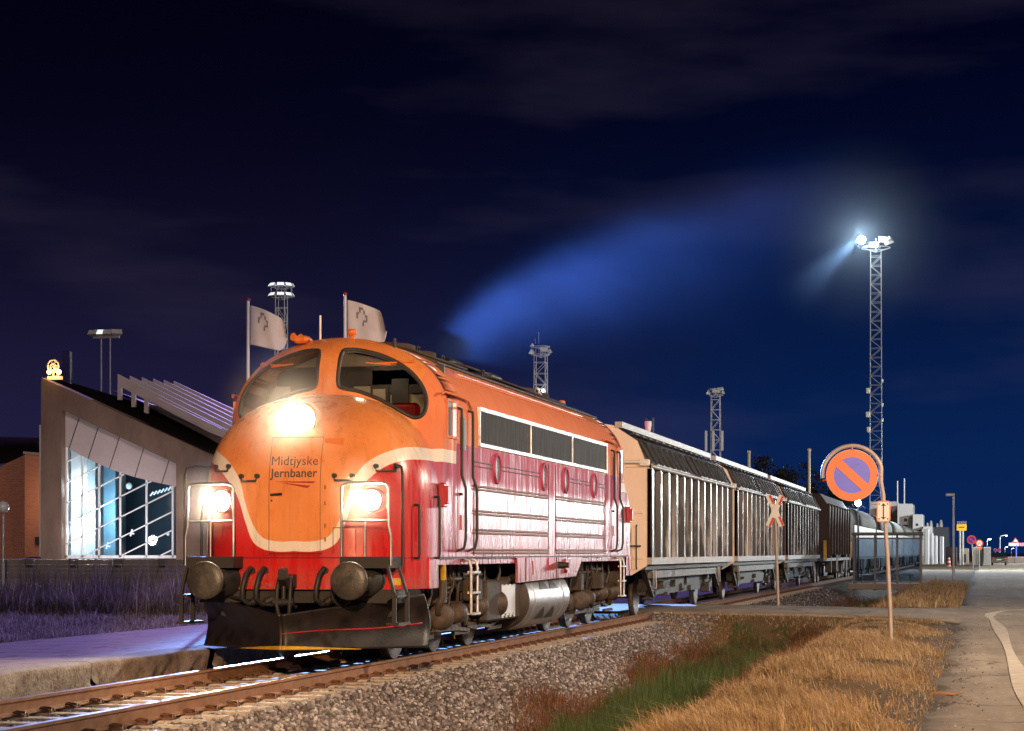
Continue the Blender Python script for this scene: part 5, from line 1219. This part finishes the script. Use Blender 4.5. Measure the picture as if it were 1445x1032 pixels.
# ================================================================ flags
M['flag'] = surf('flag_cloth', (.74,.68,.70), (.64,.59,.62), 2, .8, bump=.05)
M['pole_white'] = surf('pole_white', (.75,.74,.76), (.66,.65,.67), 3, .4, bump=0)
M['flag_mark'] = surf('flag_mark', (.20,.175,.19), (.30,.27,.28), 3, .8, bump=0)
def flag(px, py, fw, fh, label, seed):
    Y = 58; p = at(px, py, Y); t = thing('flagpole', label, 'flag', (p.x, Y, 0))
    MB().cyl((0,0,0),(0,0,p.z), .055, .045, n=10).build('pole', M['pole_white'], t)
    MB().lathe([(.03,0),(.06,.02),(.06,.07),(.01,.10)], (0,0,p.z), (0,0,1), 10).build('finial', M['red_small'], t)
    def fl(u, v):
        x = .07+fw*u*math.cos(.5*u); z = p.z-.13-fh*(1-v)-.22*u-.30*u*u*(v)-.05*math.sin(3*u+seed)*u; y = (-.12*math.sin(4.2*u+seed+1.2*v)-.05*math.sin(11*u+2.5*v+seed))*u**.5
        if u > .75: z += (0.5-v)*fh*1.0*((u-.75)/.25)**2*.75
        return (x, y, z)
    f = MB(); f.sheet(fl, 40, 24, (0,.006,0)); fo = f.build('flag_cloth', M['flag'], t)
    m = MB()
    def patch(u0, u1, v0, v1): m.grid(lambda u, v: tuple(a+b for a, b in zip(fl(u0+(u1-u0)*u, v0+(v1-v0)*v), (0,-.006,0))), 6, 6)
    for a in ((.26,.30,.76,.90),(.30,.36,.84,.90),(.20,.26,.70,.76),(.20,.24,.60,.70),(.36,.40,.74,.84),(.40,.46,.68,.74),(.42,.46,.56,.68),(.36,.42,.54,.60),(.34,.38,.44,.54)): patch(*a)
    m.build('flag_emblem', M['flag_mark'], fo); return t
flag(350, 425, 1.22, 1.12, 'pale flag on a white pole left of the cab roof', .3)
flag(487, 417, 1.30, 1.16, 'pale flag on a white pole right above the cab roof', 1.4)

# ================================================================ signs
M['sign_orange'] = surf('sign_orange', (.80,.17,.055), (.70,.13,.04), 2, .4, bump=0)
M['sign_blue'] = surf('sign_blue', (.11,.14,.78), (.09,.11,.68), 2.5, .4, bump=0, stretch=(1,1,4))
M['sign_pole'] = surf('sign_pole', (.46,.38,.34), (.33,.26,.23), 4, .5, metal=.15, bump=.1)
M['sign_red'] = surf('sign_red', (.62,.03,.02), (.52,.025,.02), 2, .4, bump=0)
M['sign_blue2'] = surf('sign_blue_small', (.02,.03,.35), (.02,.025,.3), 2, .4, bump=0)
M['sw0'] = None
M['sign_white'] = surf('sign_white', (.78,.74,.70), (.70,.66,.62), 2, .45, bump=0)
def disc_sign(par, r, z, x0, ring, face, pole_r, back=M['galv'], y=-.05):
    m = MB(); m.lathe([(r,0),(r,.02)], (x0,y,z), (0,1,0), 56); d = m.build('sign_plate', back, par)
    b = MB(); n = 56; P = lambda q, k, yy: (x0+q*math.cos(k/n*2*math.pi), yy, z+q*math.sin(k/n*2*math.pi))
    b.add([P(.70*r,k,y-.004) for k in range(n)], [tuple(range(n))]); b.build('blue_field' if face is not M['sign_white'] else 'white_field', face, d)
    g = MB(); g.add([P(.70*r,k,y-.007) for k in range(n)]+[P(.985*r,k,y-.007) for k in range(n)], [(k,(k+1)%n,n+(k+1)%n,n+k) for k in range(n)]); g.build('red_ring', ring, d)
    return d
sp_ = Vector((-1.508, 36.8, -.12)); ns = thing('no_parking_sign', 'large orange-ringed blue no parking sign on a hooped pole in the dry grass', 'road sign', sp_)
S = 38.0/FP*36.23*1.0                # radius seen as 38 px
def spt(px, py): q = at(px, py, 36.8); return (q.x-sp_.x, q.z-sp_.z)
sx0, sz0 = spt(1202.5, 671); r0 = 36.6/FP*36.3
d_ = disc_sign(ns, r0, sz0, sx0, M['sign_orange'], M['sign_blue'], .03)
m = MB(); a = R(-43); bw_ = .20*r0; L0 = .72*r0
u = (math.cos(a), math.sin(a)); w = (-u[1], u[0])
m.add([(sx0+u[0]*s*L0+w[0]*q*bw_/1.2, -.05-.010, sz0+u[1]*s*L0+w[1]*q*bw_/1.2) for s, q in ((-1,-1),(1,-1),(1,1),(-1,1))], [(0,1,2,3)]); m.build('diagonal_bar', M['sign_orange'], d_)
m = MB()
for k in (90, 190, 0): m.tube([(sx0+r0*.97*math.cos(R(k)), -.065, sz0+r0*.97*math.sin(R(k))), (sx0+r0*1.14*math.cos(R(k)), .0, sz0+r0*1.14*math.sin(R(k)))], .016, 6)
m.build('sign_clip', M['sign_orange'], d_)
hoop = [(sx0+1.14*r0*math.cos(R(k)), 0, sz0+1.14*r0*math.sin(R(k))) for k in range(185, 10, -5)]
bx, bz = spt(1258, 903); pp = [(bx, 0, bz-.2)] + [(spt(px, py)[0], 0, spt(px, py)[1]) for px, py in ((1256,860),(1252.5,790),(1248.5,730),(1246,698),(1243,680))]
MB().tube([(0+p[0],.0,p[2]) for p in pp]+list(reversed(hoop)), .036, 12).build('pole', M['sign_pole'], ns)
sx1, sz1 = spt(1247, 722); w1, h1 = 9.6/FP*36.3, 15/FP*36.3
pl = MB(); rr = .045
def rrect(w, h, r, n=5):
    out = []
    for cx_, cz_, a0 in ((w-r,h-r,0),(-w+r,h-r,90),(-w+r,-h+r,180),(w-r,-h+r,270)):
        for k in range(n+1): out.append((cx_+r*math.cos(R(a0+90*k/n)), cz_+r*math.sin(R(a0+90*k/n))))
    return out
P = rrect(w1, h1, rr); pl.prism([(sx1+x, sz1+z) for x, z in P], 'y', -.075, -.055); po = pl.build('arrow_plate', M['sign_orange'], ns)
m = MB(); Q = rrect(w1*.84, h1*.90, rr*.7); m.add([(sx1+x, -.078, sz1+z) for x, z in Q], [tuple(range(len(Q)))]); m.build('plate_face', M['sign_white'], po)
m = MB()
for s in (-1, 1):
    m.add([(sx1+x, -.081, sz1+s*z) for x, z in ((0,h1*.78),(-.045,h1*.50),(-.018,h1*.54),(.018,h1*.54),(.045,h1*.50))], [(0,1,2,3,4) if s > 0 else (4,3,2,1,0)])
    for q in (-1,1): m.lathe([(.013,0),(.013,.003)], (sx1+q*w1*.62,-.082,sz1+s*h1*.70), (0,1,0), 10)
m.box(sx1-.010, sx1+.010, -.081, -.0785, sz1-h1*.6, sz1+h1*.6); m.build('arrow', M['dark_panel'], po)
# level crossing cross
cs = thing('level_crossing_sign', 'red and white crossed-plank sign on a pole before the brown wagon', 'road sign', (-5.606, 59.7, -.1))
def cpt(px, py): q = at(px, py, 59.7); return (q.x+5.606, q.z+.1)
cxm, czm = cpt(1094, 721); MB().cyl((.05,0,-.1),(cxm,0,czm-.05), .042, n=12).build('pole', M['sign_pole'], cs)
for s, yy in ((1,-.06),(-1,-.045)):
    a = R(66)*s; u = Vector((math.cos(a), 0, math.sin(a))); w = Vector((-u.z, 0, u.x)); c = Vector((cxm, yy, czm)); hl, hw = .47, .075
    m = MB(); m.bar(c-u*hl, c+u*hl, .012, .15, 0, up=tuple(w)); pk = m.build('plank', M['sign_white'], cs)
    m = MB()
    for q0, q1 in ((-.98,-.42),(.42,.98)):
        P = [c+u*hl*q0-w*hw*.95, c+u*hl*q1-w*hw*.95, c+u*hl*q1-w*hw*.1, c+u*hl*q0-w*hw*.1] if s > 0 else [c+u*hl*q0+w*hw*.1, c+u*hl*q1+w*hw*.1, c+u*hl*q1+w*hw*.95, c+u*hl*q0+w*hw*.95]
        m.add([p+Vector((0,-.0095,0)) for p in P], [(0,1,2,3)])
    m.build('red_stripe', M['sign_red'], pk)
# bus shelter
M['shel'] = surf('shelter_steel', (.035,.05,.085), (.05,.065,.10), 2, .4, bump=.05)
M['shel_glass'] = glass('shelter_glass', (.80,.86,.92), .5, .88)
sh = thing('bus_shelter', 'flat roofed dark steel and glass shelter beside the track', 'shelter', (-4.44, 104, -.13)); w = 1.60
r = MB(); r.bbox(-w-.12, w+.1, -.15, 1.5, 2.36, 2.50, .03); r.build('roof', M['shel'], sh)
for x in (-w, -w+1.0, -w+2.05, w-.05):
    for y in ((0,) if -w < x < w-.1 else (0, 1.3)): MB().box(x-.05, x+.05, y-.04, y+.04, -.3, 2.36).build('post', M['shel'], sh)
r = MB(); r.box(-w, w, -.025, .025, 2.18, 2.25); r.box(-w, w, -.02, .02, .10, .16); r.box(-w, w, 1.28, 1.32, 2.18, 2.25); r.build('frame_rail', M['shel'], sh)
for xa, xb in ((-w+.05,-w+.95),(-w+1.05,-w+2.0),(-w+2.1,w-.1)): MB().box(xa, xb, -.004, .004, .16, 2.18).build('glass_pane', M['shel_glass'], sh)
MB().box(-w+.05, w-.1, 1.296, 1.304, .16, 2.18).build('glass_pane', M['shel_glass'], sh)
MB().box(-w+.2, w-.4, .9, 1.25, .42, .47).box(-w+.3,-w+.36,1,1.2,0,.42).box(w-.6,w-.54,1,1.2,0,.42).build('bench', M['shel'], sh)
tag(MB().bbox(-w-.3, w+.3, -.35, 1.8, -.25, .04, .03).build('shelter_slab', M['concrete'], None, (-4.44,104,-.13)), 'concrete slab under the glass shelter', 'slab')
# lone street lamp pole in the verge further on
p = at(1345.5, 698, 121); t = thing('street_lamp', 'unlit straight street lamp pole on the grass verge beyond the shelter', 'street lamp', (p.x, 121, -.15))
MB().cyl((0,0,0),(0,0,p.z+.1), .075, .055, n=10).build('pole', M['galv'], t); MB().bbox(-.42,.06,-.12,.12,p.z+.05,p.z+.22,.03).build('lamp_head', M['galv'], t)
# small signs on the verge further on
p = at(1371, 762, 200); t = thing('no_parking_sign', 'small no parking sign with red ring further up the verge', 'road sign', (p.x+.35, 200, -.15))
dd = disc_sign(t, 6.3/FP*200, p.z+.15, -.35, M['sign_red'], M['sign_blue2'], .03); m = MB(); r_ = 6.3/FP*200; a = R(-43); u = (math.cos(a), math.sin(a)); w_ = (-u[1], u[0])
m.add([(-.35+u[0]*s*r_*.72+w_[0]*q*r_*.13, -.062, p.z+.15+u[1]*s*r_*.72+w_[1]*q*r_*.13) for s, q in ((-1,-1),(1,-1),(1,1),(-1,1))], [(0,1,2,3)]); m.build('diagonal_bar', M['sign_red'], dd)
MB().cyl((-.2,.0,-.1),(-.35,0,p.z+.5), .04, n=8).build('pole', M['sign_pole'], t)
p = at(1382, 767, 206); t = thing('speed_limit_sign', 'round white speed limit sign with red ring beside the small no parking sign', 'road sign', (p.x, 206, -.15)); r_ = 5.2/FP*206
dd = disc_sign(t, r_, p.z+.15, 0, M['sign_red'], M['sign_white'], .03); MB().cyl((0,.0,-.1),(0,0,p.z+.3), .04, n=8).build('pole', M['sign_pole'], t)
lettering('speed_number', '30', .3, -.17, p.z+.04, .34, M['dark_panel'], dd, lambda X, Z, off: (X, -.062, Z))
MB().box(-.22,.22,-.05,-.03,p.z-.45,p.z-.25).build('sub_plate', M['sign_orange'], t)

# ================================================================ far end of the yard and the road
M['white_block'] = surf('white_block', (.62,.62,.60), (.50,.50,.49), .3, .7, bump=0, which='Object')
M['white_box'] = surf('white_box', (.72,.75,.76), (.58,.61,.63), .4, .6, bump=0)
M['dark_hall'] = surf('dark_hall', (.035,.04,.05), (.025,.03,.04), .2, .7, bump=0)
M['beige'] = surf('beige_wall', (.52,.47,.36), (.44,.39,.30), .3, .7, bump=0)
def block(name, label, cat, x0, x1, y0, y1, Y, dep, mat, extra=None, group=None):
    a, b = at(x0, y0, Y), at(x1, y1, Y); t = thing(name, label, cat, ((a.x+b.x)/2, Y, min(-.1, b.z)), group=group); w = (b.x-a.x)/2; h = a.z-min(-.1, b.z)
    m = MB(); m.bbox(-w, w, 0, dep, 0, h, .06); bo = m.build('wall', mat, t)
    if extra: extra(t, w, h)
    return t
def openings(rows):
    def f(t, w, h):
        for (u, v, uw, vh) in rows: MB().box(-w+2*w*(u-uw/2), -w+2*w*(u+uw/2), -.06, .05, h*(v-vh/2), h*(v+vh/2)).build('opening', M['dark_hall'], t)
    return f
def flagmast(t, w, h):
    openings([(.55,.72,.2,.05),(.55,.62,.3,.04)])(t, w, h)
    m = MB(); m.cyl((-w*.1,1,h),(-w*.1,1,h+4), .12, n=6); m.cyl((-w*1.0,1,h),(-w*1.0,1,h+3.6), .12, n=6); m.build('roof_pole', M['white_paint'], t)
block('factory_tower', 'tallest white factory block with poles on its roof behind the shelter', 'factory', 1266, 1287.5, 711, 790, 340, 12, M['white_block'], flagmast)
block('factory_tower', 'narrow white factory block left of the tallest one', 'factory', 1228, 1266, 708, 790, 352, 12, M['white_block'], openings([(.7,.8,.2,.1)]))
block('factory_block', 'lower white factory block with dark openings right of the tallest one', 'factory', 1287.6, 1302, 726, 790, 338, 10, M['white_block'], openings([(.45,.78,.24,.05),(.6,.66,.5,.03)]))
block('factory_block', 'lowest white factory block at the right end of the row', 'factory', 1302.2, 1315, 743, 790, 336, 10, M['white_block'], openings([(.5,.7,.3,.06)]))
def silo(px0, px1, py, Y, label):
    a, b = at(px0, py, Y), at(px1, py, Y); r_ = (b.x-a.x)/2; t = thing('silo', label, 'silo', (a.x+r_, Y+4, -.1)); h = a.z+.1
    MB().lathe([(r_,0),(r_,h-.8),(r_*.6,h),(.05,h+.1)], (0,0,0), (0,0,1), 20).build('shell', M['white_block'], t); MB().lathe([(r_*1.03,h*.6),(r_*1.05,h*.62),(r_*1.03,h*.64)], (0,0,0), (0,0,1), 20).build('hoop', M['galv'], t)
silo(1306, 1310, 738, 360, 'slim pale silo left of two above the lowest factory block'); silo(1310.5, 1315.5, 735, 362, 'slim pale silo with the taller top beside its twin')
silo(1320, 1324, 739, 372, 'small silo on the left behind the dark hall'); silo(1324.5, 1330, 734, 374, 'larger silo on the right behind the dark hall')
block('dark_hall', 'black unlit hall beyond the white wagons', 'building', 1316, 1339, 744, 792, 345, 14, M['dark_hall'], openings([(.3,.5,.1,.5)]))
for k, (x0, x1, y0) in enumerate(((1300.5,1310,746),(1310.5,1316,752),(1316.5,1322,756),(1326,1331,757))):
    block('container', ['widest white container standing at the end of the wagons','narrow white container second in the row behind the verge','shorter white container third in the row behind the verge','separate white container before the dark hall'][k], 'container', x0, x1, y0, 788, 262+6*k, 5, M['white_box'], openings([(.5,.5,.06,.9)]))
def ribs(t, w, h):
    for k in range(4): MB().box(-w+2*w*(k+.5)/4-.08, -w+2*w*(k+.5)/4+.08, -.05, .0, .1, h-.1).build('door_bar', M['galv'], t)
block('container', 'white container nearest the parked car', 'container', 1388, 1398, 772, 796, 246, 5, M['white_box'], ribs)
block('container', 'white ribbed container behind the small no parking sign', 'container', 1372, 1387, 772, 796, 248, 5, M['white_box'], ribs)
block('kiosk', 'small beige kiosk left of the ribbed white container', 'kiosk', 1356, 1367, 774, 796, 262, 4, M['beige'], openings([(.5,.4,.3,.5)]))
block('shed', 'low brown shed between the pole and the kiosk', 'shed', 1335, 1350, 772, 797, 255, 4, M['hopper'], openings([(.5,.5,.2,.4)]))
block('barrier_wall', 'long low pale concrete wall across the end of the road', 'wall', 1421, 1475, 786, 793.5, 300, .5, M['concrete_light'], openings([(.2,.5,.01,.9)]))
# petrol-station style sign
a, b = at(1350, 740, 255), at(1364, 749, 255); t = thing('roadside_sign', 'lit yellow sign board on two white posts above the kiosk', 'sign', ((a.x+b.x)/2, 255, -.1)); w = (b.x-a.x)/2; z0 = b.z+.1; z1 = a.z+.1
yb = NT('yellow_board'); yb.set(Base_Color=(.55,.36,.01), Emission_Color=(1,.52,.0,1), Emission_Strength=.55)
MB().bbox(-w, w, -.15, .15, z0, z1, .05).build('board', yb.mat, t)
for x in (-.35*w, .25*w): MB().cyl((x,0,0),(x,0,z0), .11, n=8).build('post', M['white_paint'], t)
m = MB()
for k in range(5): m.cyl((-w*.8+k*w*.4,-.3,z1),(-w*.8+k*w*.4,-.3,z1+.35), .07, n=6)
m.build('lamp_bracket', M['mast'], t)
m = MB()
for k in range(5): m.box(-w*.6+k*w*.25, -w*.6+k*w*.25+w*.17, -.17, -.16, z0*.6+z1*.4, z0*.35+z1*.65)
m.build('board_mark', M['dark_panel'], t)
light('sign_lamp', 'POINT', ((a.x+b.x)/2, 252, a.z+1.6), 60, (.8,.9,1.0), size=.3)
# lit street lamps at the end of the road
def lamp(px, py, Y, arm, label, e, energy):
    p = at(px, py, Y); t = thing('street_lamp', label, 'street lamp', (p.x, Y, -.1)); h = p.z+.1
    MB().tube([(0,0,0),(0,0,h-.3),(arm*.15,0,h-.05),(arm,0,h+.1)], .07, 8).build('pole', M['white_paint'], t)
    MB().bbox(*sorted((arm*.8, arm*1.3)), -.14, .14, h, h+.16, .03).build('lamp_head', M['galv'], t)
    MB().lathe([(.02,-.08),(.16,-.03),(.2,.0),(.1,.02)], (arm*1.1,0,h), (0,0,1), 12).build('lamp_glass', emit('street_lamp_lit', (.85,1,.75), e), t)
    light('street_lamp_light', 'POINT', (p.x+arm*1.1, Y-.2, p.z-.3), energy, (.88,1.0,.82), size=.2)
lamp(1411, 756, 290, .75, 'lit street lamp with a side arm above the parked car', 5, 40)
lamp(1393, 761, 380, .4, 'small bright greenish street lamp over the white containers', 60, 60)
for px, py, Y, lab in ((1377,771,520,'far tiny lamp left of the greenish bright one'),(1418,772,560,'far tiny lamp just right of the side arm lamp'),(1427,774,600,'far tiny lamp under the direction sign')): lamp(px, py, Y, .5, lab, 12, 60)
# parked car seen from behind
car = thing('parked_car', 'small dark hatchback seen from behind at the edge of the road', 'car', (1.95, 259, -.13))
M['car'] = surf('car_paint', (.012,.022,.02), (.02,.03,.028), 1, .22, bump=0); M['car_glass'] = surf('car_glass', (.01,.012,.014), (.02,.022,.025), 1, .08, bump=0)
prof = [(0,.42),(.05,.30),(3.9,.28),(4.0,.5),(3.9,.80),(2.95,.95),(2.3,1.42),(.75,1.46),(.22,1.05),(.03,.85)]
m = MB(); secs = [(-.86,.0),(-.80,.04),(0,.05),(.80,.04),(.86,.0)]; n = len(prof); v = []
for x, e in secs:
    for y, z in prof:
        tap = .16*max(0, (z-.9)/.56); v.append((x*(1-tap), y, z+e if z > .5 else z))
f = [(j*n+i, j*n+(i+1)%n, (j+1)*n+(i+1)%n, (j+1)*n+i) for j in range(4) for i in range(n)]+[tuple(range(n-1,-1,-1)), tuple(range(4*n,5*n))]
m.add(v, f, 0, False); cb = m.build('body', M['car'], car)
MB().add([(-.58,.28,1.12),(.58,.28,1.12),(.52,.66,1.41),(-.52,.66,1.41)], [(0,1,2,3)]).build('rear_window', M['car_glass'], car)
for sx in (-1,1):
    MB().bbox(*sorted((sx*.55, sx*.80)), -.03, .12, .78, .95, .02).build('tail_lamp', M['red_small'], car)
    for yy in (.75, 3.15): wh = MB().lathe([(.05,-.1),(.3,-.1),(.31,.1),(.05,.1)], (sx*.76,yy,.31), (sx,0,0), 20).build('wheel', M['black_rubber'], car)
    MB().bbox(*sorted((sx*.80, sx*.98)), 2.6, 2.75, .95, 1.1, .02).build('mirror', M['car'], car)
MB().box(-.8,.8,-.06,.05,.36,.55).build('bumper', M['car'], car); MB().box(-.26,.26,-.045,-.02,.60,.71).build('number_plate', M['white_box'], car)
# road sign gantry at the right edge
p = at(1434, 768, 330); t = thing('direction_sign', 'white and pink direction sign with a warning triangle at the right edge', 'road sign', (p.x, 330, -.1)); h = p.z+.1
MB().cyl((0,0,0),(0,0,h), .12, n=8).build('post', M['sign_blue'], t); MB().bbox(-1.1,.35,-.1,.0,h-.3,h+.2,.02).build('white_panel', M['sign_white'], t); MB().bbox(.4,1.3,-.1,.0,h-.3,h+.2,.02).build('pink_panel', surf('pink_panel', (.7,.28,.32), (.6,.2,.25), 1, .5), t)
m = MB(); m.add([(-.65,-.12,h+.25),(.45,-.12,h+.25),(-.1,-.12,h+1.0)], [(0,1,2)]); m.add([(-.42,-.125,h+.36),(.22,-.125,h+.36),(-.1,-.125,h+.80)], [(0,1,2)], 1); m.build('warning_triangle', [M['sign_red'], M['sign_white']], t)
for px, lab in ((1404.5,'small red round sign left of the parked car\'s roof line'), (1410,'small red round sign directly above the parked car')):
    p = at(px, 776.5, 270); t = thing('round_sign', lab, 'road sign', (p.x, 270, -.1)); disc_sign(t, .22, p.z+.1, 0, M['sign_red'], M['sign_blue2'], .03); MB().cyl((0,0,0),(0,0,p.z+.2), .04, n=6).build('pole', M['sign_pole'], t)
p = at(1339, 795, 235); t = thing('traffic_cone', 'tiny red and white marker post on the verge before the brown shed', 'marker', (p.x, 235, -.12))
MB().lathe([(.22,0),(.20,.1),(.12,.9),(.1,.95)], (0,0,0), (0,0,1), 14).build('body', M['sign_white'], t); MB().lathe([(.205,.1),(.175,.4)], (0,0,0), (0,0,1), 14).lathe([(.155,.6),(.13,.8)], (0,0,0), (0,0,1), 14).build('red_band', M['sign_red'], t)
# twig on the road edge
o = MB().tube([(-.55,23.55,-.12),(-.44,23.4,-.10),(-.30,23.42,-.115),(-.20,23.55,-.10)], [.012,.018,.014,.006], 7).build('twig', surf('twig_bark', (.42,.22,.12), (.3,.15,.08), 20, .7)); tag(o, 'pale broken twig lying on the dirt edge of the road', 'twig')

p_y = p = at(1211, 710, 119.3); t = thing('yard_lamp', 'small blinding white lamp below the no parking sign where the round roofed wagons begin', 'lamp', (p.x, 119.3, 0))
MB().cyl((0,0,0),(0,0,p.z-.1), .05, n=8).build('pole', M['frame'], t); MB().lathe([(.03,-.12),(.17,-.03),(.17,.03),(.03,.12)], (0,-.05,p.z), (0,1,0), 16).build('lamp_face', emit('yard_lamp_hot', (.75,.85,1.0), 60), t)
light('yard_lamp_light', 'POINT', (p.x, 118.2, p.z), 200, (.7,.82,1.0), size=.15)
# ================================================================ trees behind the wagons
M['bark'] = surf('bark', (.05,.035,.028), (.03,.022,.018), 6, .9, bump=.5)
leafm = blade_mat('leaf', [(.012,.012,.009),(.03,.03,.02),(.02,.018,.014)])
def tree(px, ptop, Y, wpx, label, seed):
    rnd = np.random.default_rng(seed); p = at(px, ptop, Y); H = p.z; W_ = wpx/FP*Y/2
    t = thing('dark_tree', label, 'tree', (p.x, Y, 0), group='unlit trees behind the train')
    m = MB(); tips = []
    m.tube([(0,0,-.2),(.05,0,H*.3),(-.05,.1,H*.6)], [.22,.16,.09], 8)
    for k in range(26):
        a = rnd.uniform(0, 6.28); z0 = H*rnd.uniform(.22,.6); l = W_*rnd.uniform(.5,1.0); z1 = min(H*.98, z0+rnd.uniform(.15,.4)*H)
        e = (math.cos(a)*l, math.sin(a)*l, z1); mid = (e[0]*.45, e[1]*.45, (z0+z1)/2+.1); m.tube([(0,0,z0), mid, e], [.07,.045,.012], 5); tips += [Vector(e), Vector(mid)]
    for q in list(tips):
        for k in range(3): e = q+Vector(rnd.normal(0, W_*.22, 3)); m.tube([q, (q+e)/2+Vector((0,0,.1)), e], [.02,.012,.004], 4); tips.append(e)
    m.build('trunk', M['bark'], t)
    P = np.array([list(q) for q in tips]); P = np.repeat(P, 34, 0)+rnd.normal(0, W_*.16, (len(P)*34, 3)); P[:,2] = P[:,2].clip(H*.2, H)
    n = len(P); a = rnd.normal(size=(n,3)); a /= np.linalg.norm(a,axis=1,keepdims=True); b = rnd.normal(size=(n,3)); s = rnd.uniform(.05,.11,(n,1))
    V = np.stack([P-a*s, P+b*s*.5, P+a*s, P-b*s*.5], 1).reshape(-1,3); o_ = np.arange(n)*4
    c = np_mesh('crown', V, np.stack([o_,o_+1,o_+2,o_+3],1).astype(np.int32), None, leafm); c.parent = t
tree(1092, 646, 128, 62, 'dark bare-looking tree, leftmost of those behind the ribbed wagons', 1)
tree(1128, 655, 132, 56, 'dark tree crown between the two pale yellow posts', 2)
tree(1172, 668, 136, 58, 'dark tree crown above the unlit hopper wagon', 3)

# ================================================================ exhaust smoke drifting back along the train
sm_ = MB(); X0s = Vector((TX, 33.2, 4.35)); dirv = Vector((4., 27., 0)).normalized(); ang = math.atan2(dirv.x, dirv.y)
sm_.box(-7, 7, -1.5, 64, .2, 19)
t = NT('exhaust_smoke'); t.n.remove(t.p); v = t.coord(); X, Y, Z = t.xyz(v)
wob = t.noise(.16, t.coord((1,.6,1)), 4, .5)
s = t.math('MAXIMUM', Y, .02); hc = t.math('MULTIPLY', .58, t.math('POWER', s, .74))
rad = t.math('ADD', .24, t.math('MULTIPLY', s, .036))
dz = t.math('SUBTRACT', t.math('SUBTRACT', Z, .2), hc); dz = t.math('ADD', dz, t.math('MULTIPLY', t.math('MULTIPLY', t.math('SUBTRACT', wob, .5), rad), 1.6))
dn = t.math('DIVIDE', dz, rad); dx_ = t.math('DIVIDE', X, rad)
dn = t.math('MULTIPLY', dn, t.math('ADD', 1.0, t.math('MULTIPLY', t.math('LESS_THAN', dn, 0), -.55)))
q = t.math('ADD', t.math('MULTIPLY', dn, dn), t.math('MULTIPLY', dx_, dx_))
den = t.math('EXPONENT', t.math('MULTIPLY', q, -1.3))
den = t.math('MULTIPLY', den, t.ramp(t.noise(.75, t.coord((1,.22,1)), 3, .5, .5), .32, .68, .5, 1.3))
den = t.math('MULTIPLY', den, t.math('DIVIDE', .105, t.math('POWER', rad, 1.25)))
den = t.math('MULTIPLY', den, t.math('MULTIPLY', t.ramp(s, .0, .5), t.math('MULTIPLY', t.ramp(s, 50, 25), t.math('EXPONENT', t.math('MULTIPLY', s, -.13)))))
pv = t.node('ShaderNodeVolumePrincipled'); pv.inputs['Color'].default_value = (.16,.36,1.0,1); pv.inputs['Anisotropy'].default_value = .0; t.l.new(den, pv.inputs['Density'])
t.l.new(pv.outputs[0], t.out.inputs['Volume'])
so = sm_.build('exhaust_smoke', t.mat, None, (X0s.x, X0s.y, X0s.z)); so.rotation_euler = (0,0,-ang); tag(so, kind='stuff')

# ================================================================ haze at the mast lamp, halo volumes added round the other lamps
def halo_mist(name, c, rad, dens, tint=(.62,.8,1,1)):
    m = MB(); m.lathe([(.02*rad,-rad)]+[(rad*math.cos(a), rad*math.sin(a)) for a in [R(k) for k in range(-75, 90, 15)]]+[(.02*rad,rad)], (0,0,0), (0,0,1), 20)
    t = NT(name+'_air'); t.n.remove(t.p); v = t.coord(); ln_ = t.node('ShaderNodeVectorMath', operation='LENGTH'); t.l.new(v, ln_.inputs[0])
    f = t.ramp(ln_.outputs['Value'], rad*.98, rad*.1, 0, dens)
    f = t.math('DIVIDE', t.math('MULTIPLY', f, f), dens)
    pv = t.node('ShaderNodeVolumePrincipled'); pv.inputs['Color'].default_value = tint; t.l.new(f, pv.inputs['Density']); t.l.new(pv.outputs[0], t.out.inputs['Volume'])
    return tag(m.build(name, t.mat, None, c), kind='stuff')
mc = Vector((bp.x, bp.y-2.2, bp.z))
halo_mist('halo_mist', mc, 11, .010)
light('mast_lamp_glow', 'POINT', mc, 2400, (.8,.93,1.0), size=.25)
light('mast_lamp_beam', 'SPOT', mc, 6e4, (.45,.68,1.0), target=mc+Vector((-11,-6,-11)), size=.25, angle=R(34), blend=1.0)
for mx_, mz_, mr_, md_ in ((-.985, 2.06, .75, .36), (.985, 2.06, .75, .36), (0, 3.09, 1.2, .40)): halo_mist('halo_mist', (TX+mx_, LY+nose_d(mx_, mz_)-.28, mz_), mr_, md_, (1,.90,.80,1))  # volumes added to stand in for lens glow round the headlights
halo_mist('halo_mist', (p_y.x, 118.9, p_y.z), 1.6, .02)
